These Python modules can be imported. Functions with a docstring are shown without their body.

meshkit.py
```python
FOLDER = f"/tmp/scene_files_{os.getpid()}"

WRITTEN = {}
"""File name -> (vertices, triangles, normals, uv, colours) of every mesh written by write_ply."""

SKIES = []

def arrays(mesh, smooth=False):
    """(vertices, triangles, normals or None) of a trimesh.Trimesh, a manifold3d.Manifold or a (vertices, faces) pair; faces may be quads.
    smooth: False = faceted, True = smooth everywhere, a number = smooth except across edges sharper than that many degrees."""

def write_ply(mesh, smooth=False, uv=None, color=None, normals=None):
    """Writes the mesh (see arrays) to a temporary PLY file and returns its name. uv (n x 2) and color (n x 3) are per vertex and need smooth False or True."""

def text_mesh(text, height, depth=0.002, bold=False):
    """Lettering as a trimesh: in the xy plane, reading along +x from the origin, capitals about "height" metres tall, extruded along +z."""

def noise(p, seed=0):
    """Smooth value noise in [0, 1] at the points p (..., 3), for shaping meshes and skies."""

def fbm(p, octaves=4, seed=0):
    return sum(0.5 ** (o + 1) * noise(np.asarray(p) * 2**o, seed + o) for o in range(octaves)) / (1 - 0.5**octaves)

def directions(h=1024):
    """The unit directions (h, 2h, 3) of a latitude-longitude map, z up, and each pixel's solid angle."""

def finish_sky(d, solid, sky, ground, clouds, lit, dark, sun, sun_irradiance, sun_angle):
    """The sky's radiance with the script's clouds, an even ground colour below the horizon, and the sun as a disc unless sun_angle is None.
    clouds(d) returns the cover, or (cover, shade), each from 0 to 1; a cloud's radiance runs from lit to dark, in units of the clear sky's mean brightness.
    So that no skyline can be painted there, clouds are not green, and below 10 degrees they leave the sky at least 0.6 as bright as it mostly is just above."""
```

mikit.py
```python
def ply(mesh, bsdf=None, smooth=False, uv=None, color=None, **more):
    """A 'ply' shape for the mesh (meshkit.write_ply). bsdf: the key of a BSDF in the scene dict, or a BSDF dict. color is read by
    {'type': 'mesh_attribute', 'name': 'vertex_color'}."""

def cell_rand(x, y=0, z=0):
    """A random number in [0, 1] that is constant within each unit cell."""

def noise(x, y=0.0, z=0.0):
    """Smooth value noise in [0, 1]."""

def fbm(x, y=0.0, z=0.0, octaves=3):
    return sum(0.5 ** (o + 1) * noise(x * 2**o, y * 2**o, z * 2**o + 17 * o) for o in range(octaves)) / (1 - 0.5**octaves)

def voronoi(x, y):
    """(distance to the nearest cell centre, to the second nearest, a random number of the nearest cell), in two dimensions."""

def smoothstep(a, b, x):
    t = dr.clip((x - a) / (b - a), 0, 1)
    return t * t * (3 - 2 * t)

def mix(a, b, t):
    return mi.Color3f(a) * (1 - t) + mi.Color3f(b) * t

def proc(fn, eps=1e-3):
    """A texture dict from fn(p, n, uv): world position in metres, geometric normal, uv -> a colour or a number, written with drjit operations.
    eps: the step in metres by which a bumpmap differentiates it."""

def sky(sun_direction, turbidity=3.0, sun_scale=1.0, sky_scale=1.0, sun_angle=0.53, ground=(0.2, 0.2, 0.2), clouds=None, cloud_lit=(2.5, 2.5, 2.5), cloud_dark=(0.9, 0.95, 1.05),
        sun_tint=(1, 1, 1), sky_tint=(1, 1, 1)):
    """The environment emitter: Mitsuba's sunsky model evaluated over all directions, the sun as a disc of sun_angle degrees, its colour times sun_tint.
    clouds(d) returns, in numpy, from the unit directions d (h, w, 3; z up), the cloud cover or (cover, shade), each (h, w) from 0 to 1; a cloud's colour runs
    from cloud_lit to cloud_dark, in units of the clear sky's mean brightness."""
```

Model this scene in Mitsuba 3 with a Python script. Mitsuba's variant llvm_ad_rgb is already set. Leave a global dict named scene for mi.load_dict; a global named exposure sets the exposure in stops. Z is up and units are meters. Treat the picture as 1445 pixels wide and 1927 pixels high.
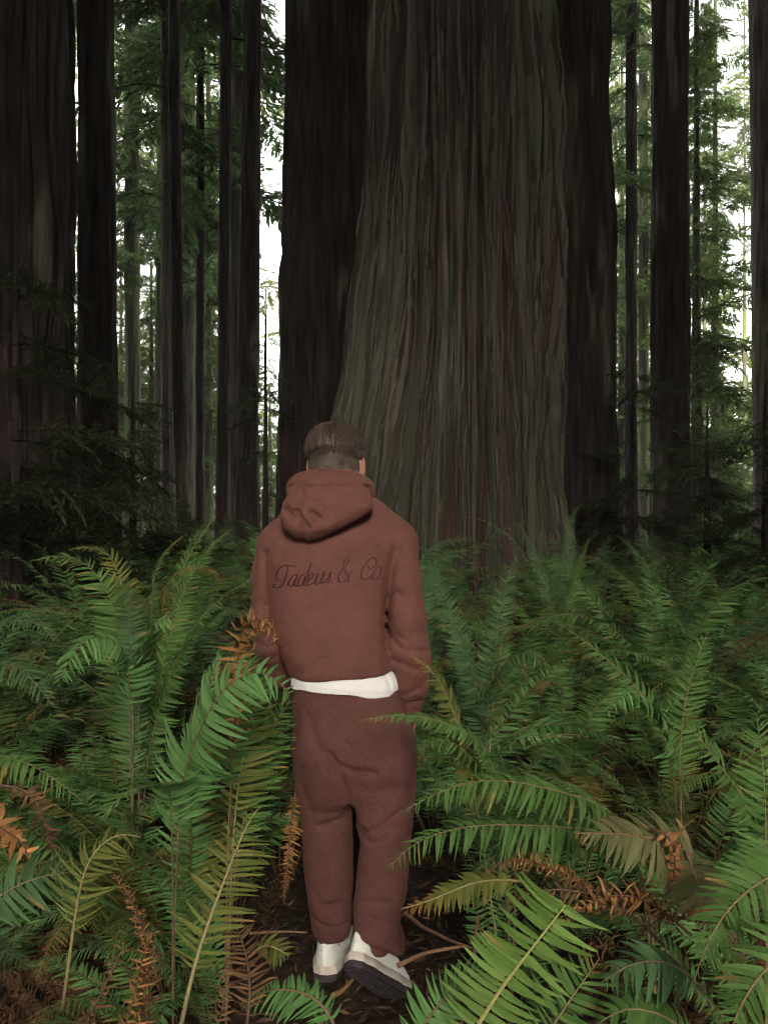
import math, random
import numpy as np
import trimesh
import drjit as dr
import mitsuba as mi
import mikit, meshkit

T = mi.ScalarTransform4f
scene, labels = {}, {}

# ------------------------------------------------------------------ camera, sky, exposure
EYE = np.array([0.0, 0.0, 1.45])
FPX = 1874.0                                   # focal length in photo pixels (frame 1445 x 1927)
scene['camera'] = {'type': 'perspective', 'fov': 2 * math.degrees(math.atan(1927 / 2 / FPX)), 'fov_axis': 'y',
                   'near_clip': 0.05, 'far_clip': 2000.0,
                   'to_world': T().look_at(origin=EYE.tolist(), target=[0, 10, 1.45], up=[0, 0, 1])}
SUN_EL = math.radians(26)
SUN = np.array([0.07, -math.cos(SUN_EL), math.sin(SUN_EL)])
SUN /= np.linalg.norm(SUN)
scene['sky'] = mikit.sky(SUN.tolist(), turbidity=3, sun_scale=1.0, sun_angle=22.0, clouds=lambda d: 1.0,
                         cloud_lit=(2.5, 2.5, 2.5), sun_tint=(0.84, 0.98, 1.30))
exposure = 4.1
LIT_AT = np.array([0.0, 1.6, 0.75])             # the gap in the crowns lets the light fall here


def at(px, py, d):
    """The point seen at a photo pixel, d metres ahead."""
    return np.array([(px - 722.5) / FPX * d, d, 1.45 - (py - 963.5) / FPX * d])


def bsdf(key, d):
    scene[key] = d
    return key


def rgb(*c):
    return {'type': 'rgb', 'value': list(c)}


VC = {'type': 'mesh_attribute', 'name': 'vertex_color'}


def numbered(name):
    if name not in used:
        used.add(name)
        return name
    k = 1
    while f'{name}_{k:03d}' in used:
        k += 1
    used.add(f'{name}_{k:03d}')
    return f'{name}_{k:03d}'


used = set()


def tag(key, label=None, cat=None, group=None, kind=None):
    labels[key] = {k: v for k, v in (('label', label), ('category', cat), ('group', group), ('kind', kind)) if v}


def put(key, mesh, mat, smooth=True, **kw):
    used.add(key)
    scene[key] = mikit.ply(mesh, mat, smooth=smooth, **kw)
    return key


def child(parent, name, mesh, mat, smooth=True, **kw):
    return put(numbered(f'{parent}__{name}'), mesh, mat, smooth, **kw)


# ------------------------------------------------------------------ materials
def leafmat(key, trans, rough, spec=1.0):
    bsdf(key, {'type': 'principledthin', 'base_color': VC, 'roughness': rough, 'diff_trans': trans, 'eta': 1.4})


leafmat('frond_leaf', 0.40, 0.42)
leafmat('conifer_leaf', 1.0, 0.6)
bsdf('stem', {'type': 'twosided', 'bsdf': {'type': 'principled', 'base_color': VC, 'roughness': 0.6}})


def bark_color(lo, hi, lichen, amount, s=1.0):
    def fn(p, n, uv):
        g = mikit.fbm(p.x * 14 * s, p.y * 14 * s, p.z * 0.9, 3)
        f = mikit.noise(p.x * 60 * s, p.y * 60 * s, p.z * 4)
        c = mikit.mix(lo, hi, mikit.smoothstep(0.3, 0.72, g) * 0.6 + f * 0.4) * (0.45 + 1.1 * mikit.noise(p.x * 34 * s, p.y * 34 * s, p.z * 1.7 + 50))
        l = mikit.fbm(p.x * 5 * s + 31, p.y * 5 * s, p.z * 0.5, 3)
        return mikit.mix(c, mi.Color3f(lichen) * (0.7 + 0.6 * f), mikit.smoothstep(0.62 - amount, 0.74 - amount * 0.6, l))
    return fn


def bark_bump(s=1.0):
    def fn(p, n, uv):
        a = mikit.fbm(p.x * 22 * s, p.y * 22 * s, p.z * 1.6, 3)
        b = mikit.noise(p.x * 90 * s, p.y * 90 * s, p.z * 7)
        return a * 0.8 + b * 0.2
    return fn


def bark(key, lo, hi, lichen, amount, s=1.0, depth=0.03):
    bsdf(key, {'type': 'twosided', 'bsdf': {'type': 'bumpmap', 'scale': depth, 'arbitrary': mikit.proc(bark_bump(s), 4e-3),
               'bsdf': {'type': 'principled', 'base_color': mikit.proc(bark_color(lo, hi, lichen, amount, s)), 'roughness': 0.92, 'specular': 0.2}}})


bsdf('bark_giant', {'type': 'twosided', 'bsdf': {'type': 'bumpmap', 'scale': 0.025, 'arbitrary': mikit.proc(bark_bump(1.3), 4e-3),
     'bsdf': {'type': 'principled', 'base_color': VC, 'roughness': 0.92, 'specular': 0.2}}})
bark('bark_red', (0.020, 0.014, 0.013), (0.046, 0.031, 0.028), (0.10, 0.10, 0.07), 0.02, 0.8, 0.03)
bark('bark_grey', (0.08, 0.065, 0.055), (0.17, 0.145, 0.125), (0.15, 0.16, 0.10), 0.08, 0.8, 0.03)
bark('bark_moss', (0.05, 0.047, 0.033), (0.10, 0.092, 0.062), (0.10, 0.13, 0.05), 0.20, 0.8, 0.03)


def soil_color(p, n, uv):
    g = mikit.fbm(p.x * 3, p.y * 3, 0.0, 4)
    f = mikit.fbm(p.x * 45, p.y * 45, 3.0, 3)
    c = mikit.mix((0.014, 0.009, 0.007), (0.045, 0.027, 0.020), mikit.smoothstep(0.3, 0.75, g * 0.5 + f * 0.5))
    return mikit.mix(c, (0.085, 0.055, 0.035), mikit.smoothstep(0.74, 0.84, f) * 0.6)


def soil_bump(p, n, uv):
    return mikit.fbm(p.x * 30, p.y * 30, 1.0, 4)


bsdf('soil', {'type': 'twosided', 'bsdf': {'type': 'bumpmap', 'scale': 0.03, 'arbitrary': mikit.proc(soil_bump, 3e-3),
              'bsdf': {'type': 'principled', 'base_color': mikit.proc(soil_color), 'roughness': 0.95, 'specular': 0.15}}})


# ------------------------------------------------------------------ geometry helpers
def unit(v):
    v = np.asarray(v, float)
    return v / (np.linalg.norm(v, axis=-1, keepdims=True) + 1e-12)


def curve(pts, n):
    """A smooth curve through the points, n samples even in length."""
    from scipy.interpolate import CubicSpline, PchipInterpolator
    p = np.asarray(pts, float)
    s = np.r_[0, np.cumsum(np.sqrt(np.linalg.norm(np.diff(p, axis=0), axis=1)))]
    q = (CubicSpline(s, p, bc_type='natural') if len(p) > 2 else (lambda u: p[0] + (p[-1] - p[0]) * (u / s[-1])[:, None]))(np.linspace(0, s[-1], 300))
    l = np.r_[0, np.cumsum(np.linalg.norm(np.diff(q, axis=0), axis=1))]
    u = np.linspace(0, l[-1], n)
    return np.stack([np.interp(u, l, q[:, k]) for k in range(3)], 1)


def tube(P, r, sides=5, cap=False):
    P = np.asarray(P, float)
    r = np.broadcast_to(r, (len(P),))
    t = unit(np.gradient(P, axis=0))
    a = np.cross(t[0], [0, 0, 1.0] if abs(t[0, 2]) < 0.9 else [1.0, 0, 0])
    A = []
    for k in range(len(P)):
        a = unit(a - t[k] * (a @ t[k]))
        A.append(a)
    A = np.array(A)
    B = np.cross(t, A)
    g = np.arange(sides) * 2 * np.pi / sides
    V = P[:, None] + r[:, None, None] * (np.cos(g)[None, :, None] * A[:, None] + np.sin(g)[None, :, None] * B[:, None])
    i, j = np.meshgrid(np.arange(len(P) - 1), np.arange(sides), indexing='ij')
    q = np.stack([i * sides + j, i * sides + (j + 1) % sides, (i + 1) * sides + (j + 1) % sides, (i + 1) * sides + j], -1).reshape(-1, 4)
    V, F = V.reshape(-1, 3), np.vstack([q[:, [0, 1, 2]], q[:, [0, 2, 3]]])
    if cap:
        n = len(V)
        V = np.vstack([V, P[:1], P[-1:]])
        k = np.arange(sides)
        e = (len(P) - 1) * sides
        F = np.vstack([F, np.stack([k * 0 + n, (k + 1) % sides, k], 1), np.stack([k * 0 + n + 1, e + k, e + (k + 1) % sides], 1)])
    return V, F


def join(parts):
    """[(V, F, C)] -> one (V, F, C)"""
    n, V, F, C = 0, [], [], []
    for v, f, c in parts:
        V.append(v); F.append(np.asarray(f) + n); C.append(np.broadcast_to(c, (len(v), 3)))
        n += len(v)
    return np.vstack(V), np.vstack(F), np.vstack(C)


def ground_z(x, y):
    x, y = np.asarray(x, float), np.asarray(y, float)
    p = np.stack([x * 0.45, y * 0.45, x * 0], -1)
    far = np.clip((np.hypot(x, y) - 3) / 6, 0, 1)
    return (meshkit.fbm(p, 3, 5) - 0.5) * (0.05 + 0.30 * far) + 0.062 * np.clip(np.hypot(x * 0.6, y) - 4.2, 0, 6.3) * (y > 0)


# ------------------------------------------------------------------ the forest floor
def grid_ground():
    a = np.r_[-300, -150, -80, np.linspace(-40, -8.2, 30), np.linspace(-8, 8, 200), np.linspace(8.2, 40, 30), 80, 150, 300]
    b = np.r_[-300, -150, -80, -40, np.linspace(-25, -2, 20), np.linspace(-1.8, 12, 180), np.linspace(12.4, 60, 60), 90, 150, 300]
    X, Y = np.meshgrid(a, b, indexing='ij')
    Z = ground_z(X, Y)
    fine = (np.abs(X) < 8) & (Y > -2) & (Y < 12)
    Z = Z + np.where(fine, (meshkit.fbm(np.stack([X * 5, Y * 5, X * 0], -1), 3, 9) - 0.5) * 0.05, 0)
    i, j = np.meshgrid(np.arange(len(a) - 1), np.arange(len(b) - 1), indexing='ij')
    m = len(b)
    q = np.stack([i * m + j, (i + 1) * m + j, (i + 1) * m + j + 1, i * m + j + 1], -1).reshape(-1, 4)
    return np.stack([X, Y, Z], -1).reshape(-1, 3), np.vstack([q[:, [0, 1, 2]], q[:, [0, 2, 3]]])


put('ground', grid_ground(), 'soil')
tag('ground', 'dark brown forest floor of soil and needles', None, None, 'structure')


# ------------------------------------------------------------------ trunks
def trunk_mesh(x, y, prof, lean=(0, 0), lobes=0.06, ridge=0.03, fine=0.0, na=96, nz=120, seed=0, curve_k=0.0, crest=False):
    """prof: [(z, radius)]; ridged bark with long vertical furrows."""
    zs, rs = np.array(prof, float).T
    H = zs[-1]
    t = np.linspace(0, 1, nz)
    Z = zs[0] + (H - zs[0]) * (t ** 1.35)
    A = np.arange(na) * 2 * np.pi / na
    from scipy.interpolate import PchipInterpolator
    R = PchipInterpolator(zs, rs)(Z)
    zz, aa = np.meshgrid(Z, A, indexing='ij')
    rr = np.repeat(R[:, None], na, 1)
    ca, sa = np.cos(aa), np.sin(aa)
    if crest:   # one great root flare to the left
        rr = rr * (1 + 1.05 * np.exp(-(zz / 2.9) ** 2) * np.clip(-ca * 0.92 - sa * 0.35, 0, 1) ** 1.5)
    flare = np.clip(rr / R[-1] - 1, 0, 2)
    rr = rr * (1 + lobes * (1 + 2.0 * flare) * (meshkit.fbm(np.stack([ca * 1.6 + seed, sa * 1.6, zz * 0.10], -1), 2, seed) - 0.5) * 2)
    if not crest:   # uneven outline
        rr = rr * (1 + 0.07 * (meshkit.fbm(np.stack([ca * 2 + seed, sa * 2, zz * 0.8], -1), 3, seed + 31) - 0.5) * 2)
    sw = (meshkit.noise(np.stack([ca * 2, sa * 2, zz * 0.5], -1), seed + 7) - 0.5) * 0.25 + (meshkit.noise(np.stack([ca * 9, sa * 9, zz * 0.9], -1), seed + 8) - 0.5) * 0.05
    ca2, sa2 = np.cos(aa + sw * 0.5), np.sin(aa + sw * 0.5)
    f1 = 3.6 * R.mean()
    n1 = meshkit.noise(np.stack([ca2 * f1 * 1.5, sa2 * f1 * 1.5, zz * 0.22], -1), seed + 1)
    n2 = meshkit.noise(np.stack([ca2 * f1 * 4, sa2 * f1 * 4, zz * 0.5], -1), seed + 2)
    n3 = meshkit.noise(np.stack([ca2 * f1 * 9, sa2 * f1 * 9, zz * 1.3], -1), seed + 3)
    d1 = np.clip(np.abs(2 * n1 - 1) * 2.4, 0, 1)
    d2 = np.clip(np.abs(2 * n2 - 1) * 1.8, 0, 1)
    d = d1 ** 0.8 + 0.55 * d2
    rr = rr + ridge * (d - 1.3) + fine * (n3 - 0.5)
    if crest:   # lumpy, broken bark near the ground
        lump = meshkit.fbm(np.stack([ca * R.mean() * 4, sa * R.mean() * 4, zz * 3.0], -1), 3, seed + 21) - 0.5
        rr = rr + lump * 0.16 * np.clip(1.3 - zz / 2.4, 0, 1) + 0.04 * (meshkit.noise(np.stack([ca * f1 * 6, sa * f1 * 6, zz * 5], -1), seed + 22) - 0.5)
    cx = x + lean[0] * zz + curve_k * np.exp(-zz / 1.2)
    cy = y + lean[1] * zz
    V = np.stack([cx + rr * ca, cy + rr * sa, zz], -1).reshape(-1, 3)
    i, j = np.meshgrid(np.arange(nz - 1), np.arange(na), indexing='ij')
    q = np.stack([i * na + j, i * na + (j + 1) % na, (i + 1) * na + (j + 1) % na, (i + 1) * na + j], -1).reshape(-1, 4)
    F = np.vstack([q[:, [0, 1, 2]], q[:, [0, 2, 3]]])
    if not crest:
        return V, F
    grid = (Z, A, rr, cx, cy)
    # bark colour: weathered grey green crests, fresher red brown in the furrows
    g = meshkit.fbm(np.stack([ca2 * f1 * 2.2 + 9, sa2 * f1 * 2.2, zz * 0.30], -1), 3, seed + 9)
    g2 = meshkit.noise(np.stack([ca2 * f1 * 12, sa2 * f1 * 12, zz * 1.0], -1), seed + 12)
    big = meshkit.fbm(np.stack([ca * 1.5, sa * 1.5, zz * 0.25], -1), 3, seed + 15)
    w = np.clip((d - 0.75) * 1.3, 0, 1)[..., None]
    lich = np.clip((g * 0.7 + big * 0.6 - 0.50) * 5, 0, 1)[..., None]
    low = np.clip(1.6 - zz / 2.2, 0, 1)[..., None]
    c = np.array((0.060, 0.034, 0.030)) * (1 - w) + np.array((0.100, 0.078, 0.068)) * w
    gr = np.array((0.155, 0.155, 0.125)) * (1 - low) + np.array((0.105, 0.115, 0.080)) * low
    c = c * (1 - lich * w * 0.9) + gr * lich * w * 0.9
    g3 = meshkit.noise(np.stack([ca2 * f1 * 16, sa2 * f1 * 16, zz * 3.5], -1), seed + 13)
    c = c * (0.35 + 0.85 * g2[..., None] + 0.5 * g3[..., None])
    return V, F, c.reshape(-1, 3), grid


# ------------------------------------------------------------------ conifer sprays
def spray_mesh(seed, twigs=13, leaves=3, droop=0.35, lw=0.035, hue=(0.075, 0.125, 0.045)):
    """One flat drooping branch of length 1 along +x: axis, side twigs, flat needle leaflets."""
    r = np.random.default_rng(seed)
    V, F, C = [], [], []
    n = 0

    def leaf(p, d, s, L, w, c):
        nonlocal n
        q = np.array([p, p + d * L * 0.45 + s * w, p + d * L, p + d * L * 0.45 - s * w])
        V.append(q); F.append([[n, n + 1, n + 2], [n, n + 2, n + 3]]); C.append(np.tile(c, (4, 1)))
        n += 4

    def axis(t):
        return np.array([t, 0.05 * math.sin(3 * t + seed), -droop * t * t])
    for k in range(twigs):
        for sd in (-1, 1):
            t = 0.10 + 0.86 * (k + r.uniform(0.1, 0.9)) / twigs
            p = axis(t)
            L = (0.38 * (1 - t) ** 0.7 * min(1, 0.4 + 2.2 * t) + 0.05) * r.uniform(0.7, 1.25)
            a = math.radians(r.uniform(42, 68))
            d = unit(np.array([math.cos(a), sd * math.sin(a), r.normal(-0.22, 0.16)]))
            sdv = unit(np.cross(d, [r.normal(0, .3), r.normal(0, .3), 1.0]))
            for m in range(leaves):
                f0 = m / leaves
                c = np.array(hue) * r.uniform(0.7, 1.35) * np.array([1 + r.uniform(-.12, .2), 1, 1])
                dd = unit(d + np.array([0, 0, -0.25 * f0]) + r.normal(0, 0.18, 3))
                leaf(p + d * L * f0 + np.array([0, 0, -0.12 * L * f0 * f0]), dd, sdv * r.choice([-1, 1]), L / leaves * 1.55, lw * r.uniform(0.7, 1.3), c)
                if m > 0:
                    for s2 in (-1, 1):
                        d2 = unit(d * 0.75 + s2 * sdv * 0.8 + np.array([0, 0, r.normal(-0.1, 0.12)]))
                        leaf(p + d * L * f0, d2, unit(np.cross(d2, [0.1, 0.1, 1.0])), L * 0.42 * (1.1 - f0), lw * 0.8, c * r.uniform(.8, 1.2))
    v, f = tube(np.array([axis(t) for t in np.linspace(0, 1, 6)]), np.linspace(0.010, 0.003, 6), 3)
    return join([(np.vstack(V), np.vstack(F), np.vstack(C)), (v, f, (0.05, 0.036, 0.026))])


MEDIUM = [spray_mesh(60 + s, twigs=11, leaves=3, lw=0.030, hue=(0.092, 0.138, 0.056)) for s in range(4)]
COARSE = [spray_mesh(40 + s, twigs=9, leaves=2, lw=0.055) for s in range(4)]
SPRAYS = [spray_mesh(s, twigs=16, leaves=4, lw=0.020, hue=(0.090, 0.142, 0.054)) for s in range(6)]
LACY = [spray_mesh(20 + s, twigs=20, leaves=4, droop=0.30, lw=0.014, hue=(0.085, 0.115, 0.06)) for s in range(4)]


def place_sprays(items, kinds=SPRAYS, seed=0, tint=(1, 1, 1)):
    """items: [(position, azimuth, pitch, roll, scale)] -> one mesh"""
    r = np.random.default_rng(seed)
    out = []
    for p, az, pitch, roll, s in items:
        v, f, c = kinds[r.integers(len(kinds))]
        ca, sa, cp, sp, cr, sr = math.cos(az), math.sin(az), math.cos(pitch), math.sin(pitch), math.cos(roll), math.sin(roll)
        M = np.array([[ca, -sa, 0], [sa, ca, 0], [0, 0, 1]]) @ np.array([[cp, 0, -sp], [0, 1, 0], [sp, 0, cp]]) @ np.array([[1, 0, 0], [0, cr, -sr], [0, sr, cr]])
        out.append(((v * s) @ M.T + p, f, c * np.array(tint) * r.uniform(0.75, 1.25)))
    return join(out)


def crown_items(x, y, z0, z1, R, n, r, top=0.35, lean=(0, 0), sides=None):
    it = []
    for k in range(n):
        u = r.uniform(0, 1)
        z = z0 + (z1 - z0) * u
        s = R * (1 - u * (1 - top)) * r.uniform(0.6, 1.15)
        az = r.uniform(0, 2 * math.pi) if sides is None else r.normal(sides[0], sides[1])
        it.append((np.array([x + lean[0] * z, y + lean[1] * z, z]), az, r.normal(-0.02, 0.22), r.normal(0, 0.35), s))
    return it


# ------------------------------------------------------------------ damp air between the trunks
scene['air'] = {'type': 'homogeneous', 'albedo': {'type': 'rgb', 'value': [0.95, 0.95, 0.95]}, 'sigma_t': 0.0009}
scene['camera']['medium'] = {'type': 'ref', 'id': 'air'}
scene['haze'] = {'type': 'cube', 'to_world': T().translate([0, 0, 19.5]).scale([310, 310, 23]), 'bsdf': {'type': 'null'}, 'interior': {'type': 'ref', 'id': 'air'}}
tag('haze', 'thin damp haze in the forest air', 'haze', None, 'stuff')


# ------------------------------------------------------------------ the trees in view
def X(px, d):
    return (px - 722.5) / FPX * d


# the giant redwood
gx, gy = X(873, 11.0), 11.0
giant = 'giant_redwood'
v, f, c, grid = trunk_mesh(gx, gy, [(-0.6, 1.34), (0.3, 1.24), (1.0, 1.14), (2.0, 1.07), (3.5, 1.05), (5.5, 1.04), (9, 1.02), (22, 0.92)],
                                  lobes=0.05, ridge=0.15, fine=0.06, na=760, nz=420, seed=3, crest=True)
put(giant + '__trunk', (v, f), 'bark_giant', True, color=c)


def bark_strips(grid, n, wr, lr, tr, seed, seg):
    """Long peeling strips of bark lying on the trunk: [(V, F, colour)]"""
    from scipy.ndimage import map_coordinates
    Z, A, rr, cx, cy = grid
    r = np.random.default_rng(seed)
    na = len(A)
    R2 = np.concatenate([rr, rr[:, :1]], 1)
    tones = np.array([0.80, 0.79, 0.75]) * np.array([(0.155, 0.145, 0.122), (0.125, 0.102, 0.088), (0.085, 0.056, 0.050), (0.175, 0.160, 0.135), (0.108, 0.116, 0.084), (0.052, 0.036, 0.034), (0.13, 0.10, 0.085), (0.066, 0.045, 0.041)])

    def surf(th, z):
        i = np.interp(z, Z, np.arange(len(Z)))
        j = (th % (2 * np.pi)) / (2 * np.pi) * na
        return map_coordinates(R2, [i, j], order=1, mode='nearest')
    from scipy.ndimage import uniform_filter1d
    crestness = rr - uniform_filter1d(rr, 31, axis=1, mode='wrap')
    CR = np.concatenate([crestness, crestness[:, :1]], 1)
    out = []
    while len(out) < n:
        th0 = r.uniform(math.pi - 0.25, 2 * math.pi + 0.25)          # the side towards the clearing
        z0 = r.uniform(0.15, 7.2)
        L = r.uniform(*lr)
        if map_coordinates(CR, [[np.interp(z0 + L / 2, Z, np.arange(len(Z)))], [(th0 % (2 * np.pi)) / (2 * np.pi) * na]], order=1)[0] < 0.012:
            continue
        w = r.uniform(*wr)
        t = np.linspace(0, 1, seg + 1)
        z = z0 + L * t
        th = th0 + (r.normal(0, 0.010) * L * t) + 0.012 * np.sin(t * r.uniform(2, 6) + r.uniform(0, 6))
        prof = np.clip(np.minimum(t / r.uniform(.15, .45), (1 - t) / r.uniform(.15, .45)), 0.04, 1) ** 0.6 * (1 + 0.25 * np.sin(t * r.uniform(6, 14) + r.uniform(0, 6)))
        lift = r.uniform(*tr)
        peel = 0.05 * r.uniform(0, 1) ** 3 * np.clip(0.25 - t, 0, 1) * 4 if r.uniform() < 0.5 else 0 * t
        rows_ = []
        for off, h in ((-0.5, -0.006), (-0.28, 0.75 * lift), (0.22, lift), (0.5, -0.006)):
            rad = surf(th, z)
            a = th + off * w * prof / rad
            rad = np.maximum(surf(a, z), rad - 0.03) + h * np.clip(prof, .3, 1) + (peel if h > 0 else peel * 0.8)
            rows_.append(np.stack([cx[0, 0] + rad * np.cos(a), cy[0, 0] + rad * np.sin(a), z], 1))
        V = np.stack(rows_, 1).reshape(-1, 3)
        F = []
        for i in range(seg):
            for j in range(3):
                p = i * 4 + j
                F += [[p, p + 1, p + 5], [p, p + 5, p + 4]]
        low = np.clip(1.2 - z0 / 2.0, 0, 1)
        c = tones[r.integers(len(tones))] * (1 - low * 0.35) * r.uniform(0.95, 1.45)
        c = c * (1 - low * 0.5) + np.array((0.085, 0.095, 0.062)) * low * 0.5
        C = np.repeat(c[None] * r.uniform(0.8, 1.2, (seg + 1, 1)), 4, 0) * np.tile([0.8, 1.0, 1.05, 0.85], seg + 1)[:, None]
        out.append((V, np.array(F), C))
    return out


for v, f, c in bark_strips(grid, 295, (0.030, 0.075), (2.0, 6.0), (0.025, 0.07), 61, 12):
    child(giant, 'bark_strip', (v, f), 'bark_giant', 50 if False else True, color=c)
v, f, c = join(bark_strips(grid, 4600, (0.008, 0.026), (0.4, 2.6), (0.008, 0.035), 62, 5))
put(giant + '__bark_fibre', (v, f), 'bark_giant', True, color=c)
labels[giant + '__bark_fibre'] = {'kind': 'stuff'}
tag(giant, 'giant redwood with pale fluted bark standing in front of the walking person', 'tree')

TRUNKS = [
    # key, px at z mid (left, right), D, radius factor, bark, lean x per m, label, flare
    ('redwood_tree', 530, 780, 13.6, 'bark_red', 0.002, 'dark redwood trunk half hidden behind the left flank of the giant redwood', 0.10),
    ('redwood_tree', 930, 1150, 13.8, 'bark_red', 0.0, 'very dark redwood trunk half hidden behind the right flank of the giant redwood', 0.10),
    ('redwood_tree', -130, 137, 9.6, 'bark_red', -0.001, 'broad black redwood trunk cut off by the left edge of the picture', 0.10),
    ('redwood_tree', 148, 219, 12.5, 'bark_red', -0.004, 'dark redwood trunk next right of the broad black trunk at the left edge', 0.12),
    ('redwood_tree', 452, 489, 15.5, 'bark_red', 0.010, 'slim dark redwood trunk beside the white strip of sky', 0.25),
    ('redwood_tree', 1225, 1296, 15.0, 'bark_red', 0.0, 'reddish redwood trunk standing alone right of the giant redwood', 0.10),
    ('redwood_tree', 1415, 1470, 17.0, 'bark_grey', -0.012, 'grey trunk leaning along the right edge beside the bright gap', 0.10),
    ('redwood_tree', 303, 328, 20.0, 'bark_grey', -0.002, 'pale grey trunk paired with a thin black stem left of the sky strip', 0.2),
    ('redwood_tree', 322, 345, 16.5, 'bark_red', -0.010, 'thin black stem curving at its foot in front of the pale grey trunk', 0.3),
    ('redwood_tree', 235, 264, 27.0, 'bark_moss', -0.002, 'mossy trunk in the small bright gap right of the two dark left trunks', 0.2),
    ('redwood_tree', 338, 368, 31.0, 'bark_moss', 0.0, 'far mossy trunk just right of the pale grey trunk', 0.2),
    ('redwood_tree', 369, 385, 22.0, 'bark_red', 0.001, 'very thin dark trunk among green leaves left of the paired brown trunks', 0.2),
    ('redwood_tree', 410, 434, 18.0, 'bark_red', 0.007, 'narrow black trunk pressed against a grey brown trunk', 0.25),
    ('redwood_tree', 428, 460, 23.0, 'bark_grey', 0.003, 'grey brown trunk between the narrow black trunk and the slim dark trunk', 0.2),
    ('redwood_tree', 1176, 1198, 24.0, 'bark_red', 0.0, 'thin dark trunk in the gap right of the giant redwood', 0.2),
    ('redwood_tree', 1201, 1219, 33.0, 'bark_moss', 0.0, 'faint far trunk just left of the lone reddish trunk', 0.2),
]
trunk_keys = []
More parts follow.
